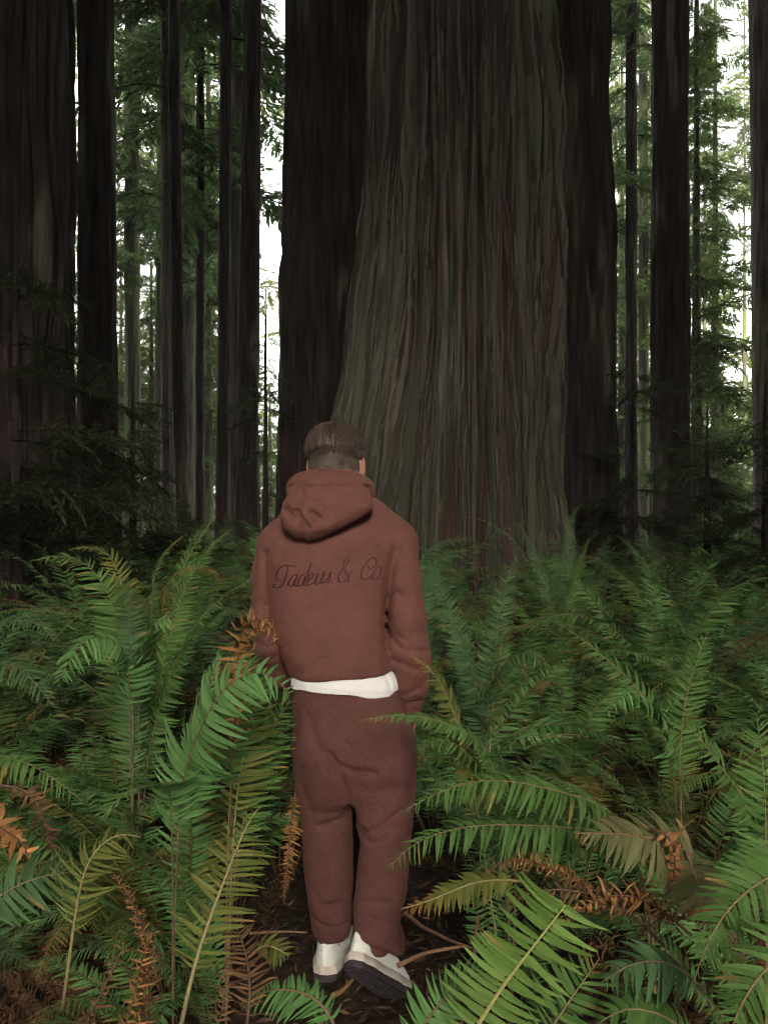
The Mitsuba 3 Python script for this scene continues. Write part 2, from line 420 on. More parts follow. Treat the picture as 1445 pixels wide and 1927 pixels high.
for k, (name, l, rr_, D, mat, lean, lab, fl) in enumerate(TRUNKS):
    key = numbered(name)
    x, r0 = X((l + rr_) / 2, D), (rr_ - l) / 2 / FPX * D
    zg = float(ground_z(x, D)) - 0.3
    zm = 1.45 + 400 / FPX * D
    big = r0 > 0.5
    H = 24.0
    prof = [(zg, r0 * (1.12 + fl * 1.5)), (zg + 1.0, r0 * (1.06 + fl)), (zg + 3.0, r0 * 1.05), (zm + 3, r0 * 0.98), (H, r0 * 0.80)]
    put(key + '__trunk', trunk_mesh(x - lean * zm, D, prof, (lean, 0), lobes=0.04, ridge=0.10 * r0 if not big else 0.075, fine=0.05 if big else 0.02,
                                    na=420 if big else 80, nz=180 if big else 100, seed=11 + k, curve_k=0.28 if 'curving' in lab else 0.0), mat)
    tag(key, lab, 'tree')
    trunk_keys.append((key, x - lean * zm, D, r0, lean))
    r = np.random.default_rng(500 + k)
    if D > 17:   # a crown of drooping sprays starts above
        n = 50 if D < 20 else 70
        it = crown_items(x - lean * zm, D, (9 if D < 20 else 7) + r.uniform(0, 2), H + 2, 2.2 + r0 * 1.2, n, r, 0.7, (lean, 0))
        v, f, c = place_sprays(it, SPRAYS, 900 + k)
        child(key, 'crown', (v, f), 'conifer_leaf', False, color=c)

# understorey trees: slender stems hung with foliage, farther back
UNDER = [
    # px, D, z0, z1, R, n, label
    (60, 30, 3, 17, 2.6, 120, 'leafy tree far behind the broad black trunk at the left edge'),
    (180, 34, 3, 22, 2.4, 110, 'leafy tree glimpsed in the slit between the two dark left trunks'),
    (228, 42, 2, 13, 2.6, 150, 'low leafy tree under the small bright gap on the left'),
    (285, 36, 1.5, 10.5, 2.2, 150, 'leafy tree behind the mossy trunk, its top below the white gap'),
    (300, 30, 14, 22, 2.0, 60, 'tree whose drooping boughs hang over the small white gap'),
    (345, 40, 3, 26, 2.6, 170, 'tall green tree behind the far mossy trunk'),
    (392, 34, 3, 24, 2.2, 150, 'green tree filling the space left of the paired brown trunks'),
    (420, 46, 2, 28, 3.0, 150, 'green tree far behind the paired brown trunks'),
    (508, 52, 1, 7.5, 2.2, 120, 'pale leafy tree low down in the strip left of the giant redwood'),
    (500, 60, 8, 15, 1.5, 22, 'sparse tree top showing against the white strip of sky'),
    (1170, 38, 2, 26, 2.8, 170, 'green tree right behind the flank of the giant redwood'),
    (1215, 44, 2, 28, 2.8, 150, 'green tree behind the faint far trunk on the right'),
    (1310, 26, 2, 20, 2.0, 210, 'bright green leafy tree right of the lone reddish trunk'),
    (1345, 32, 9, 24, 2.1, 80, 'tree with dark boughs hanging into the bright gap at right'),
    (1360, 40, 0.5, 6.5, 2.8, 120, 'low leafy tree under the bright gap at right'),
    (255, 54, 17, 30, 3.0, 110, 'far tree with its crown above the small white gap on the left'),
    (330, 56, 2, 30, 3.2, 170, 'far tree behind the pale grey trunk'),
    (395, 62, 2, 33, 3.4, 170, 'far tree between the thin dark trunk and the paired brown trunks'),
    (150, 58, 2, 32, 2.6, 120, 'far tree filling the slit left of the second dark trunk'),
    (1165, 58, 2, 32, 3.0, 150, 'far tree in the gap beside the dark right flank'),
    (1240, 60, 2, 33, 3.2, 150, 'far tree behind the lone reddish trunk'),
    (1325, 52, 2, 28, 2.6, 170, 'far tree whose boughs fringe the left side of the bright gap at right'),
    (1400, 58, 20, 33, 2.6, 70, 'far tree top above the bright gap at right'),
    (1405, 62, 1, 10, 3.0, 110, 'low far tree at the foot of the bright gap at right'),
    (1450, 30, 3, 22, 1.7, 70, 'thin leafy tree behind the leaning grey trunk at the right edge'),
]
for k, (px, D, z0, z1, R, n, lab) in enumerate(UNDER):
    key = numbered('understorey_tree')
    r = np.random.default_rng(700 + k)
    x = X(px, D)
    zg = float(ground_z(x, D)) - 0.3
    put(key + '__trunk', trunk_mesh(x, D, [(zg, 0.22), (zg + 2, 0.17), (z1, 0.05)], lobes=0.03, ridge=0.01, na=14, nz=24, seed=50 + k), 'bark_moss')
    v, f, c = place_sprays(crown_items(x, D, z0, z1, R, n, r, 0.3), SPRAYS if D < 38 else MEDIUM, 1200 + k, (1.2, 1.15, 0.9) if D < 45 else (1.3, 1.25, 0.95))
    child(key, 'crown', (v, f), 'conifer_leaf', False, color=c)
    tag(key, lab, 'tree')

# lacy young hemlocks in the dark under the left trunks, and beside the giant
HEML = [(30, 7.6, 0.6, 3.4, 1.25, 30, 'lacy dark young conifer in the shade before the broad black trunk'),
        (150, 8.6, 0.5, 2.9, 1.3, 30, 'lacy dim young conifer in the shade before the second dark trunk on the left'),
        (250, 10.5, 0.5, 2.6, 1.2, 26, 'dim young conifer at the foot of the mossy trunk on the left'),
        (500, 12.4, 0.6, 3.6, 0.9, 16, 'dark young conifer whose boughs cross the lower end of the sky strip'),
        (1190, 12.6, 0.6, 3.4, 1.1, 24, 'dim young conifer with bare twigs right of the giant redwood'),
        (1330, 11.0, 0.4, 2.3, 1.1, 26, 'dim twiggy young conifer below the bright gap at right'),
        (1440, 9.6, 0.5, 2.6, 1.0, 22, 'dark twiggy young conifer at the right edge behind the ferns')]
for k, (px, D, z0, z1, R, n, lab) in enumerate(HEML):
    key = numbered('young_conifer')
    r = np.random.default_rng(800 + k)
    x = X(px, D)
    zg = float(ground_z(x, D)) - 0.1
    put(key + '__trunk', trunk_mesh(x, D, [(zg, 0.05), (zg + 1, 0.04), (z1 + 0.3, 0.01)], lobes=0.03, ridge=0.004, na=10, nz=20, seed=80 + k), 'bark_red')
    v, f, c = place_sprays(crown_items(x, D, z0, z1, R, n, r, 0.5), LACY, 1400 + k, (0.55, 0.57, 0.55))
    child(key, 'crown', (v, f), 'conifer_leaf', False, color=c)
    tag(key, lab, 'tree')


# far forest beyond, one mass of foliage
def far_wall():
    r = np.random.default_rng(77)
    it = []
    for k in range(420):
        px = r.uniform(-150, 1600)
        D = r.uniform(62, 85)
        if 478 < px < 535 or 1325 < px < 1440:
            zmax = 6.5
        elif 215 < px < 300:
            zmax = 16
        else:
            zmax = 34
        z = r.uniform(0, 1) ** 1.3 * zmax
        it.append((np.array([X(px, D), D, z]), r.uniform(0, 6.28), r.normal(0, 0.3), r.normal(0, 0.5), r.uniform(3.5, 6.0)))
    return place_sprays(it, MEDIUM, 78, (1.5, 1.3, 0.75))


v, f, c = far_wall()
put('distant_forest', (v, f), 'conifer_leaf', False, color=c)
tag('distant_forest', 'far green forest beyond the trunks', 'forest', None, 'stuff')


# the crowns closing overhead, open towards the light
def canopy():
    r = np.random.default_rng(91)
    it = []
    for k in range(6200):
        x, y = r.uniform(-38, 38), r.uniform(-36, 21)
        z = r.uniform(15, 24)
        p = np.array([x, y, z])
        w = p - LIT_AT
        along = w @ SUN
        off = np.linalg.norm(w - along * SUN)
        if along > 0 and off < 3.55 + r.normal(0, 0.3):
            continue
        it.append((p, r.uniform(0, 6.28), r.normal(-0.1, 0.3), r.normal(0, 0.5), r.uniform(2.2, 3.6)))
    return place_sprays(it, COARSE, 92)


v, f, c = canopy()
put('forest_canopy', (v, f), 'conifer_leaf', False, color=c)
tag('forest_canopy', 'redwood crowns closing overhead with an opening', 'canopy', None, 'stuff')


# the forest on both sides and behind
def surround():
    r = np.random.default_rng(191)
    it = []
    while len(it) < 3600:
        a, rad = r.uniform(0, 6.283), r.uniform(15, 30)
        x, y, z = rad * math.sin(a), rad * math.cos(a), r.uniform(0, 1) ** 0.8 * 19
        if y > 0 and abs(x) < 0.43 * y + 4:
            continue
        p = np.array([x, y, z])
        w = p - LIT_AT
        along = w @ SUN
        if along > 0 and np.linalg.norm(w - along * SUN) < 3.7 + r.normal(0, 0.3):
            continue
        it.append((p, r.uniform(0, 6.28), r.normal(-0.1, 0.3), r.normal(0, 0.6), r.uniform(2.4, 3.8)))
    return place_sprays(it, COARSE, 192)


v, f, c = surround()
put('surrounding_forest', (v, f), 'conifer_leaf', False, color=c)
tag('surrounding_forest', 'dense forest foliage around the grove', 'forest', None, 'stuff')


# ------------------------------------------------------------------ sword ferns
PAL = {  # leaf, leaf 2, rachis
    'green': ((0.062, 0.135, 0.034), (0.120, 0.215, 0.068), (0.17, 0.13, 0.06)),
    'bright': ((0.085, 0.200, 0.058), (0.155, 0.295, 0.108), (0.15, 0.11, 0.06)),
    'lime': ((0.110, 0.200, 0.045), (0.190, 0.300, 0.085), (0.15, 0.11, 0.06)),
    'blue': ((0.055, 0.115, 0.048), (0.095, 0.170, 0.074), (0.12, 0.10, 0.06)),
    'olive': ((0.105, 0.130, 0.034), (0.180, 0.190, 0.058), (0.24, 0.21, 0.09)),
    'tan': ((0.12, 0.15, 0.06), (0.20, 0.17, 0.09), (0.20, 0.12, 0.06)),
    'dead': ((0.24, 0.110, 0.045), (0.48, 0.260, 0.105), (0.12, 0.05, 0.03)),
    'old': ((0.085, 0.050, 0.030), (0.20, 0.115, 0.062), (0.09, 0.05, 0.03)),
}


def frond_mesh(P, L, pairs=None, seed=0, pal='green', n0=None, bare=0.14, fwd=16, droop=0.3, curl=0.0, ratio=0.135, rows=4, mid=True,
               vee=0.12, brown=0.0, rach=0.0035, missing=0.03, wob=0.08, blunt=0.0, roll=0.0, full=2.9, rcol=None, tws=0.28, ftip=34):
    """Leaflets and rachis of one frond along the points P. n0: where its upper side faces near the base."""
    r = np.random.default_rng(seed)
    M = 64
    P = curve(P, M)
    Tn = unit(np.gradient(P, axis=0))
    if n0 is None:
        h = P[-1] - P[0]
        h[2] = 0
        n0 = -unit(h) + np.array([0, 0, 0.25])
    N = np.zeros((M, 3))
    nn = np.asarray(n0, float)
    for k in range(M):
        if roll:   # the blade turns its upper side to the sky as the frond arches over
            w = roll * np.clip((k / M - 0.30) / 0.4, 0, 1)
            nn = unit(np.asarray(n0, float)) * (1 - w) + np.array([0, -0.45, 1.0]) * w
        nn = unit(nn - Tn[k] * (nn @ Tn[k]))
        N[k] = nn
    S = np.cross(Tn, N)
    if pairs is None:
        pairs = int(np.linalg.norm(np.diff(P, axis=0), axis=1).sum() * (1 - bare) / (0.118 * L + 0.0018))
    u = (np.arange(pairs) + 0.5) / pairs
    u = u ** 0.92
    t = bare + (1 - bare) * u
    u2 = np.repeat(u, 2)
    tt = np.clip(np.repeat(t, 2) + r.normal(0, 0.15 / pairs, 2 * pairs), 0, 1)
    sg = np.tile([-1.0, 1.0], pairs)
    keep = r.uniform(size=2 * pairs) > missing
    u2, tt, sg = u2[keep], tt[keep], sg[keep]
    n = len(u2)

    def at_(A):
        x = tt * (M - 1)
        i = np.clip(x.astype(int), 0, M - 2)
        return A[i] + (A[i + 1] - A[i]) * (x - i)[:, None]
    p, tn, nv, sv = at_(P), unit(at_(Tn)), unit(at_(N)), unit(at_(S))
    prof = np.minimum(1, 0.60 + 1.5 * u2) * (1 - u2 ** full * (1 - blunt)) ** 0.85
    ln = L * np.maximum(prof, 0.06) * r.uniform(0.88, 1.08, n) * np.where(r.uniform(size=n) < 0.06, r.uniform(0.35, 0.8, n), 1)
    a = np.radians(fwd + ftip * u2 ** 3 + r.normal(0, 4, n))
    D = unit(sv * (sg * np.cos(a))[:, None] + tn * np.sin(a)[:, None] + nv * (vee + r.normal(0, wob, n))[:, None])
    W = unit(tn - D * (tn * D).sum(1)[:, None])
    Nn = np.cross(D, W) * sg[:, None]
    Nn = np.where(((Nn * nv).sum(1) < 0)[:, None], -Nn, Nn)
    ss = np.array([0.0, 0.16, 0.5, 0.8, 1.0]) if rows == 4 else (np.array([0, 0.10, 0.28, 0.5, 0.72, 0.9, 1.0]) if rows == 6 else np.array([0.0, 0.3, 0.7, 1.0]))
    wp = np.interp(ss, [0, 0.08, 0.2, 0.5, 0.8, 0.92, 1.0], [0.35, 0.95, 1.0, 0.88, 0.58, 0.32, 0.03])
    dr_ = droop * r.uniform(0.6, 1.4, n)
    cl = curl * r.uniform(0.4, 1.4, n) * r.choice([-1, 1, 1], n) + 1e-4
    tw0 = r.normal(0.0, tws, n)
    wob_w = 1 + (r.uniform(-0.06, 0.06, (n, len(ss))) if rows == 6 else 0)
    V = []
    for k, s in enumerate(ss):
        if curl > 0:
            c = p + ln[:, None] * (D * (np.sin(cl * s) / cl)[:, None] - Nn * ((1 - np.cos(cl * s)) / cl)[:, None] + tn * (0.2 * np.sin(2.2 * s * cl))[:, None] * s)
        else:
            c = p + ln[:, None] * (D * s - Nn * (dr_ * s * s)[:, None] + tn * (0.10 * s * s))
        tw = cl * 0.8 * s if curl > 0 else tw0 * (0.3 + s)
        wd = W * np.cos(tw)[:, None] + Nn * np.sin(tw)[:, None]
        w = (ratio * 0.5 * ln * wp[k] * (wob_w[:, k] if rows == 6 else 1))[:, None]
        if curl > 0:
            w = w * 0.6
        V += [c - wd * w, c - Nn * w * 0.22, c + wd * w] if mid else [c - wd * w, c + wd * w]
    m = 3 if mid else 2
    R = len(ss) * m
    V = np.stack(V, 1).reshape(-1, 3)
    base = (np.arange(n) * R)[:, None, None]
    q = []
    for k in range(len(ss) - 1):
        for j in range(m - 1):
            i0 = k * m + j
            q += [[i0, i0 + 1, i0 + m + 1], [i0, i0 + m + 1, i0 + m]]
    F = (base + np.array(q)[None]).reshape(-1, 3)
    c1, c2, c3 = (np.array(x) for x in PAL[pal])
    mixr = np.clip(r.normal(0.45, 0.28, n), 0, 1)[:, None]
    C = (c1 + (c2 - c1) * mixr) * r.uniform(0.85, 1.15, n)[:, None]
    C = np.repeat(C[:, None], len(ss), 1)
    if brown > 0:
        b = np.clip((u2[:, None] - (1 - brown)) / max(brown, 0.01) * 1.6 + (ss[None] - 0.6) * 0.5 + r.normal(0, 0.22, (n, 1)), 0, 1)[..., None]
        C = C * (1 - b) + np.array(PAL['dead'][0]) * b * r.uniform(0.7, 1.5, (n, 1, 1))
    spot = (r.uniform(size=(n, 1)) < 0.04) * 0.7 * np.clip(ss[None] * 1.5 - 0.5, 0, 1)
    C = C * (1 - spot[..., None]) + np.array(PAL['dead'][1]) * spot[..., None]
    C = np.repeat(C, m, 1).reshape(-1, 3)
    rv, rf = tube(P[::3] if not mid else P[::2], np.linspace(rach, rach * 0.28, len(P[::3] if not mid else P[::2])), 4 if not mid else 6)
    rc = np.linspace(0, 1, len(rv))[:, None]
    rc = np.array((0.07, 0.045, 0.025)) * (1 - np.clip(rc * 5, 0, 1)) + (c3 if rcol is None else np.array(rcol)) * np.clip(rc * 5, 0, 1)
    return (V, F, C), (rv, rf, rc)


def arch(length, e0, bend, az=0.0, side=0.0, n=10):
    """Points of a frond that rises at e0 (degrees) and bends over by 'bend' degrees, from the origin, heading +x turned by az."""
    s = np.linspace(0, 1, n)
    e = np.radians(e0) - np.radians(bend) * s ** 1.5
    d = np.stack([np.cos(e), side * s, np.sin(e)], 1)
    p = np.vstack([[0, 0, 0], np.cumsum(unit(d[:-1]) * length / (n - 1), 0)])
    c, s_ = math.cos(az), math.sin(az)
    return p @ np.array([[c, -s_, 0], [s_, c, 0], [0, 0, 1]]).T


# frond kinds for the many plants, each kind a shape group that the plants' fronds repeat
KINDS = {'near': {}, 'far': {}}


def frond_kinds():
    r = np.random.default_rng(4)
    for lod in ('near', 'far'):
        for pal in ('green', 'blue', 'olive', 'bright', 'old'):
            lst = []
            for k in range({'green': 10, 'blue': 8, 'olive': 6, 'bright': 4, 'old': 5}[pal] if lod == 'near' else 5):
                e0, bend = r.uniform(62, 86), r.uniform(75, 140)
                if pal == 'old':
                    e0, bend = r.uniform(20, 65), r.uniform(50, 120)
                P = arch(1.0, e0, bend, 0, r.normal(0, 0.25))
                (V, F, C), (rv, rf, rc) = frond_mesh(P, r.uniform(0.068, 0.095), pairs=64 if lod == 'near' else 34, seed=int(r.integers(1e6)), pal=pal,
                                                     fwd=r.uniform(8, 22), droop=r.uniform(0.1, 0.5), vee=r.uniform(-0.1, 0.25), ratio=0.135 if lod == 'near' else 0.21,
                                                     rows=4 if lod == 'near' else 3, mid=lod == 'near', curl=r.uniform(2.4, 4.5) if pal == 'old' else 0,
                                                     brown=r.choice([0, 0, 0, 0.15, 0.3]), missing=0.05 if pal != 'old' else 0.25)
                key = f'kind_{lod}_{pal}_{k}'
                V, F, C = join([(V, F, C), (rv, rf, rc)])
                scene[key] = {'type': 'shapegroup', 'frond': mikit.ply((V, F), 'frond_leaf', smooth=True, color=C)}
                lst.append(key)
            KINDS[lod][pal] = lst


frond_kinds()


def fern_plant(x, y, n, size, seed, label, group=None, lod='near', pals=('green', 'green', 'blue', 'olive', 'bright'), name='sword_fern', dead=0.12, azr=None, tilt=0.0):
    r = np.random.default_rng(seed)
    key = numbered(name)
    zb = float(ground_z(x, y)) - 0.02
    main = r.choice(pals)
    for k in range(n):
        az = (2 * math.pi * (k + r.uniform(-0.4, 0.4)) / n + seed) if azr is None else r.uniform(*azr)
        pal = main if r.uniform() < 0.7 else r.choice(pals)
        if r.uniform() < (0 if y < 3.7 and abs(x) < 0.95 and group else dead):
            pal = 'old'
        kind = KINDS[lod][pal][r.integers(len(KINDS[lod][pal]))]
        s = size * r.uniform(0.75, 1.15)
        M = T().translate([x + 0.04 * math.cos(az), y + 0.04 * math.sin(az), zb]).rotate([0, 0, 1], math.degrees(az)).rotate([1, 0, 0], r.normal(0, 9)).rotate([0, 1, 0], r.normal(0, 8)).scale([s, s * r.choice([-1, 1]), s])
        reach = np.array(M.matrix) @ np.array([[0.35, 0.6, 0.85], [0, 0, 0], [0.4, 0.4, 0.3], [1, 1, 1]])
        if ((np.abs(reach[0] + 0.06) < 0.30) & (reach[1] > 2.0) & (reach[1] < 3.25)).any():    # nothing grows across the walker's legs
            continue
        fk = numbered(key + '__frond')
        scene[fk] = {'type': 'instance', 'to_world': M, 'group': {'type': 'ref', 'id': kind}}
    tag(key, label, 'fern', group)
    return key


def hero_plant(label, base, fronds, extra=0, size=0.9, seed=0, name='sword_fern', pals=('green', 'bright'), azr=None, cat='fern', dead=0.05):
    """base: (px, d) where it is rooted; fronds: dicts with pts [(px, py, d)], L in metres, and frond_mesh's options."""
    key = fern_plant(base[0], base[1], extra, size, seed, label, None, pals=pals, name=name, azr=azr, dead=dead)
    for k, fd in enumerate(fronds):
        fd = dict(fd)
        pts = [at(*q) for q in fd.pop('pts')]
        first = pts[0]
        if fd.pop('root', True):
            pts = [np.array([base[0], base[1], float(ground_z(base[0], base[1]))])] + pts
        fd.setdefault('roll', 0.9)
        if pts[0] is not first:   # the stalk below the first point stays bare
            seg = np.linalg.norm(np.diff(pts, axis=0), axis=1)
            fd['bare'] = max(fd.get('bare', 0.14), 0.88 * seg[0] / seg.sum())
        (V, F, C), (rv, rf, rc) = frond_mesh(pts, fd.pop('L'), seed=seed * 31 + k, rows=fd.pop('rows', 6), **fd)
        fk = numbered(key + '__frond')
        put(fk + '__leaflets', (V, F), 'frond_leaf', True, color=C)
        put(fk + '__rachis', (rv, rf), 'stem', True, color=rc)
    return key


# ------------------------------------------------------------------ the ferns one can single out
def B(px, d):
    return (X(px, d), d)


TOCAM = (0, -1, 0.25)
UP = (0, -0.35, 1)
hero_plant('sword fern with the broad bright frond arching onto the hoodie hem at left', B(325, 2.45), [
    dict(pts=[(345, 1480, 2.35), (375, 1380, 2.27), (420, 1300, 2.22), (490, 1266, 2.22), (556, 1315, 2.25)], L=0.108, pal='bright', n0=TOCAM, ratio=0.15, droop=0.45, fwd=12, ftip=20, full=4, tws=0.12, wob=0.08, roll=0.6),
    dict(pts=[(320, 1490, 2.3), (300, 1478, 2.2), (240, 1490, 2.1), (183, 1552, 2.05)], L=0.085, pal='bright', n0=(0, -1, 0.6), roll=0, ratio=0.155, droop=0.3, fwd=24, full=4, tws=0.1, wob=0.05),
    dict(pts=[(350, 1450, 2.5), (385, 1330, 2.5), (415, 1215, 2.5)], L=0.05, pal='bright', n0=TOCAM, ratio=0.22, fwd=32),
], extra=7, size=0.62, seed=1, azr=(2.0, 5.5))
hero_plant('large many fronded sword fern left of the person, arching both ways', B(255, 3.3), [
    dict(pts=[(262, 1450, 3.25), (262, 1330, 3.2), (268, 1225, 3.1), (300, 1170, 3.0), (357, 1152, 2.95)], L=0.085, pal='bright', n0=TOCAM, ratio=0.155, droop=0.4, bare=0.66, full=4),
    dict(pts=[(250, 1450, 3.2), (245, 1320, 3.1), (225, 1215, 3.0), (165, 1205, 2.9), (106, 1292, 2.8)], L=0.085, pal='bright', n0=TOCAM, droop=0.6, bare=0.62, full=4, ratio=0.155),
    dict(pts=[(245, 1420, 3.5), (235, 1250, 3.5), (205, 1120, 3.5), (140, 1050, 3.5), (45, 1060, 3.4)], L=0.10, pal='green', n0=(0.5, -1, 0.5), droop=0.5, bare=0.2),
    dict(pts=[(250, 1420, 3.6), (245, 1250, 3.65), (235, 1130, 3.7), (200, 1040, 3.7), (118, 1036, 3.6)], L=0.09, pal='olive', n0=TOCAM, bare=0.2),
    dict(pts=[(250, 1430, 3.2), (250, 1300, 3.3), (245, 1180, 3.4), (240, 1080, 3.9)], L=0.07, pal='blue', n0=TOCAM),
    dict(pts=[(280, 1420, 3.8), (310, 1210, 3.9), (350, 1060, 4.0), (415, 960, 4.0)], L=0.085, pal='green', n0=(-1, -1, 0.3)),
    dict(pts=[(280, 1420, 3.6), (320, 1200, 3.6), (380, 1050, 3.6), (446, 988, 3.6)], L=0.085, pal='green', n0=(-1, -1, 0.3)),
    dict(pts=[(280, 1430, 3.4), (330, 1250, 3.3), (400, 1140, 3.2), (482, 1088, 3.1)], L=0.085, pal='green', n0=(-0.6, -1, 0.5), droop=0.4),
    dict(pts=[(270, 1430, 3.9), (300, 1200, 3.9), (330, 1080, 3.8), (400, 1075, 3.7), (415, 1105, 3.65)], L=0.07, pal='olive', n0=TOCAM, brown=0.35),
    dict(pts=[(270, 1420, 3.8), (285, 1200, 3.8), (300, 1060, 3.7), (355, 1000, 3.7)], L=0.085, pal='green', n0=(-0.8, -1, 0.4), brown=0.12),
], extra=14, size=1.05, seed=2)
hero_plant('sword fern whose withered curled frond tip crosses the left sleeve', B(425, 2.75), [
    dict(pts=[(440, 1400, 2.7), (447, 1260, 2.65), (460, 1185, 2.6), (498, 1168, 2.55), (524, 1215, 2.52)], L=0.062, pal='dead', n0=TOCAM, curl=2.6, ratio=0.30, bare=0.62, full=6, missing=0.05),
    dict(pts=[(440, 1420, 2.7), (462, 1300, 2.7), (475, 1210, 2.7)], L=0.085, pal='green', n0=TOCAM),
    dict(pts=[(450, 1470, 2.7), (470, 1370, 2.7), (482, 1280, 2.75)], L=0.10, pal='olive', n0=TOCAM, rach=0.004),
    dict(pts=[(450, 1480, 2.8), (500, 1390, 2.8), (550, 1310, 2.85)], L=0.085, pal='green', n0=TOCAM),
    dict(pts=[(460, 1540, 2.75), (510, 1420, 2.8), (553, 1345, 2.85)], L=0.085, pal='green', n0=TOCAM),
], extra=9, size=0.75, seed=3, azr=(1.2, 4.5))
hero_plant('fern reaching in from the left edge, dark green frond arching down', B(-110, 2.7), [
    dict(pts=[(-70, 1400, 2.6), (-40, 1265, 2.5), (35, 1258, 2.4), (112, 1345, 2.35)], L=0.085, pal='blue', n0=(0, -0.6, 1), droop=0.5),
    dict(pts=[(-80, 1450, 2.5), (-50, 1420, 2.3), (50, 1435, 2.15), (170, 1520, 2.1)], L=0.085, pal='green', n0=(0, -0.6, 1), droop=0.6, ratio=0.15),
    dict(pts=[(-80, 1400, 2.9), (-30, 1200, 2.9), (60, 1170, 2.8), (110, 1215, 2.7)], L=0.08, pal='blue', n0=(0, -0.5, 1)),
    dict(pts=[(-80, 1400, 3.2), (-20, 1190, 3.2), (90, 1150, 3.2), (135, 1160, 3.2)], L=0.07, pal='blue', n0=(0, -0.5, 1)),
], extra=6, size=0.8, seed=4, pals=('green', 'blue'))
hero_plant('low sword fern at the lower left with two long olive fronds in front', B(200, 1.75), [
    dict(pts=[(118, 1900, 1.68), (140, 1740, 1.66), (175, 1610, 1.65), (225, 1572, 1.66), (272, 1578, 1.68)], L=0.055, pal='olive', n0=(0.5, -1, 0.2), droop=0.8, ratio=0.12, wob=0.25, bare=0.38, root=False),
    dict(pts=[(335, 1960, 1.55), (372, 1800, 1.6), (425, 1650, 1.66), (470, 1545, 1.72), (494, 1515, 1.76)], L=0.065, pal='olive', n0=TOCAM, bare=0.25, ratio=0.12, droop=0.8, wob=0.25, rach=0.0042, root=False, brown=0.1),
    dict(pts=[(460, 1960, 1.6), (470, 1850, 1.65), (455, 1770, 1.7), (430, 1700, 1.75)], L=0.055, pal='old', n0=TOCAM, root=False, curl=1.2, ratio=0.155),
    dict(pts=[(-60, 1740, 1.7), (10, 1680, 1.7), (80, 1650, 1.72), (148, 1640, 1.75)], L=0.075, pal='blue', n0=(0, -0.8, 0.6), ratio=0.155, root=False),
], extra=8, size=0.42, seed=5, pals=('green', 'olive', 'old'))
hero_plant('dead rust brown fern hanging in a ragged column at the lower left', B(262, 1.85), [
    dict(pts=[(262, 1900, 1.72), (275, 1780, 1.70), (245, 1690, 1.69), (196, 1622, 1.68)], L=0.050, pal='dead', n0=TOCAM, curl=3.4, ratio=0.17, bare=0.2),
    dict(pts=[(280, 1900, 1.71), (272, 1760, 1.69), (230, 1660, 1.69)], L=0.055, pal='old', n0=TOCAM, curl=3.4, ratio=0.17, bare=0.2),
    dict(pts=[(230, 1960, 1.66), (252, 1880, 1.66), (270, 1800, 1.66), (300, 1740, 1.66)], L=0.055, pal='dead', n0=TOCAM, curl=2.8, ratio=0.16, bare=0.1),
    dict(pts=[(150, 1990, 1.66), (180, 1890, 1.68), (220, 1810, 1.7), (240, 1760, 1.72)], L=0.055, pal='old', n0=TOCAM, curl=3.0, ratio=0.16, bare=0.1),
    dict(pts=[(400, 1990, 1.7), (420, 1890, 1.72), (440, 1790, 1.75), (440, 1720, 1.78)], L=0.055, pal='old', n0=TOCAM, curl=3.0, ratio=0.16, bare=0.1),
], seed=6, name='dead_fern')
hero_plant('dead fern with bright orange curled leaflets at the left edge', B(-20, 2.0), [
    dict(pts=[(-40, 1500, 1.95), (5, 1560, 1.9), (40, 1585, 1.88), (62, 1640, 1.86)], L=0.06, pal='dead', n0=TOCAM, pairs=16, curl=2.6, ratio=0.5, root=False, bare=0.05),
    dict(pts=[(-60, 1560, 1.95), (-10, 1580, 1.9), (30, 1600, 1.9), (55, 1600, 1.9)], L=0.06, pal='dead', n0=TOCAM, pairs=12, curl=2.6, ratio=0.5, root=False, bare=0.05),
    dict(pts=[(-20, 1480, 2.1), (50, 1490, 2.1), (90, 1560, 2.1), (105, 1625, 2.1)], L=0.055, pal='old', n0=TOCAM, curl=2.6, ratio=0.22, root=False),
], seed=7, name='dead_fern')
hero_plant('withered brown frond hanging straight down beside the left trouser leg', B(575, 3.05), [
    dict(pts=[(556, 1490, 2.86), (547, 1560, 2.85), (541, 1640, 2.84), (533, 1705, 2.84)], L=0.045, pal='dead', n0=TOCAM, curl=1.9, ratio=0.17, root=False, bare=0.03),
], seed=8, name='dead_fern')
hero_plant('small bright green fern at the bottom edge below the left shoe', B(600, 1.95), [
    dict(pts=[(640, 1960, 1.7), (612, 1900, 1.72), (560, 1866, 1.74), (495, 1868, 1.76), (450, 1890, 1.78)], L=0.055, pal='bright', n0=UP, root=False, ratio=0.155, droop=0.5),
    dict(pts=[(600, 1990, 1.75), (605, 1900, 1.8), (592, 1838, 1.83)], L=0.02, pal='bright', n0=TOCAM, pairs=12, root=False, ratio=0.3),
    dict(pts=[(470, 1800, 2.0), (500, 1780, 2.0), (545, 1800, 1.98)], L=0.05, pal='olive', n0=UP, root=False, ratio=0.22),
], seed=9)
for q, lab, sd in (((90, 1.95), 'dead brown fern low in the bottom left corner', 41), ((395, 2.0), 'dead brown fern between the olive frond and the soil path at left', 42),
                  ((300, 2.25), 'dead fern under the broad bright frond on the left', 43), ((1130, 1.95), 'dead fern under the brown tangle in the right foreground', 44), ((1390, 2.3), 'dead brown fern low at the right edge', 45)):
    hero_plant(lab, B(*q), [], extra=12 if q[0] != 395 else 6, size=0.5, seed=sd, name='dead_fern', pals=('old',), azr=(2.3, 4.2) if q[0] == 395 else None)
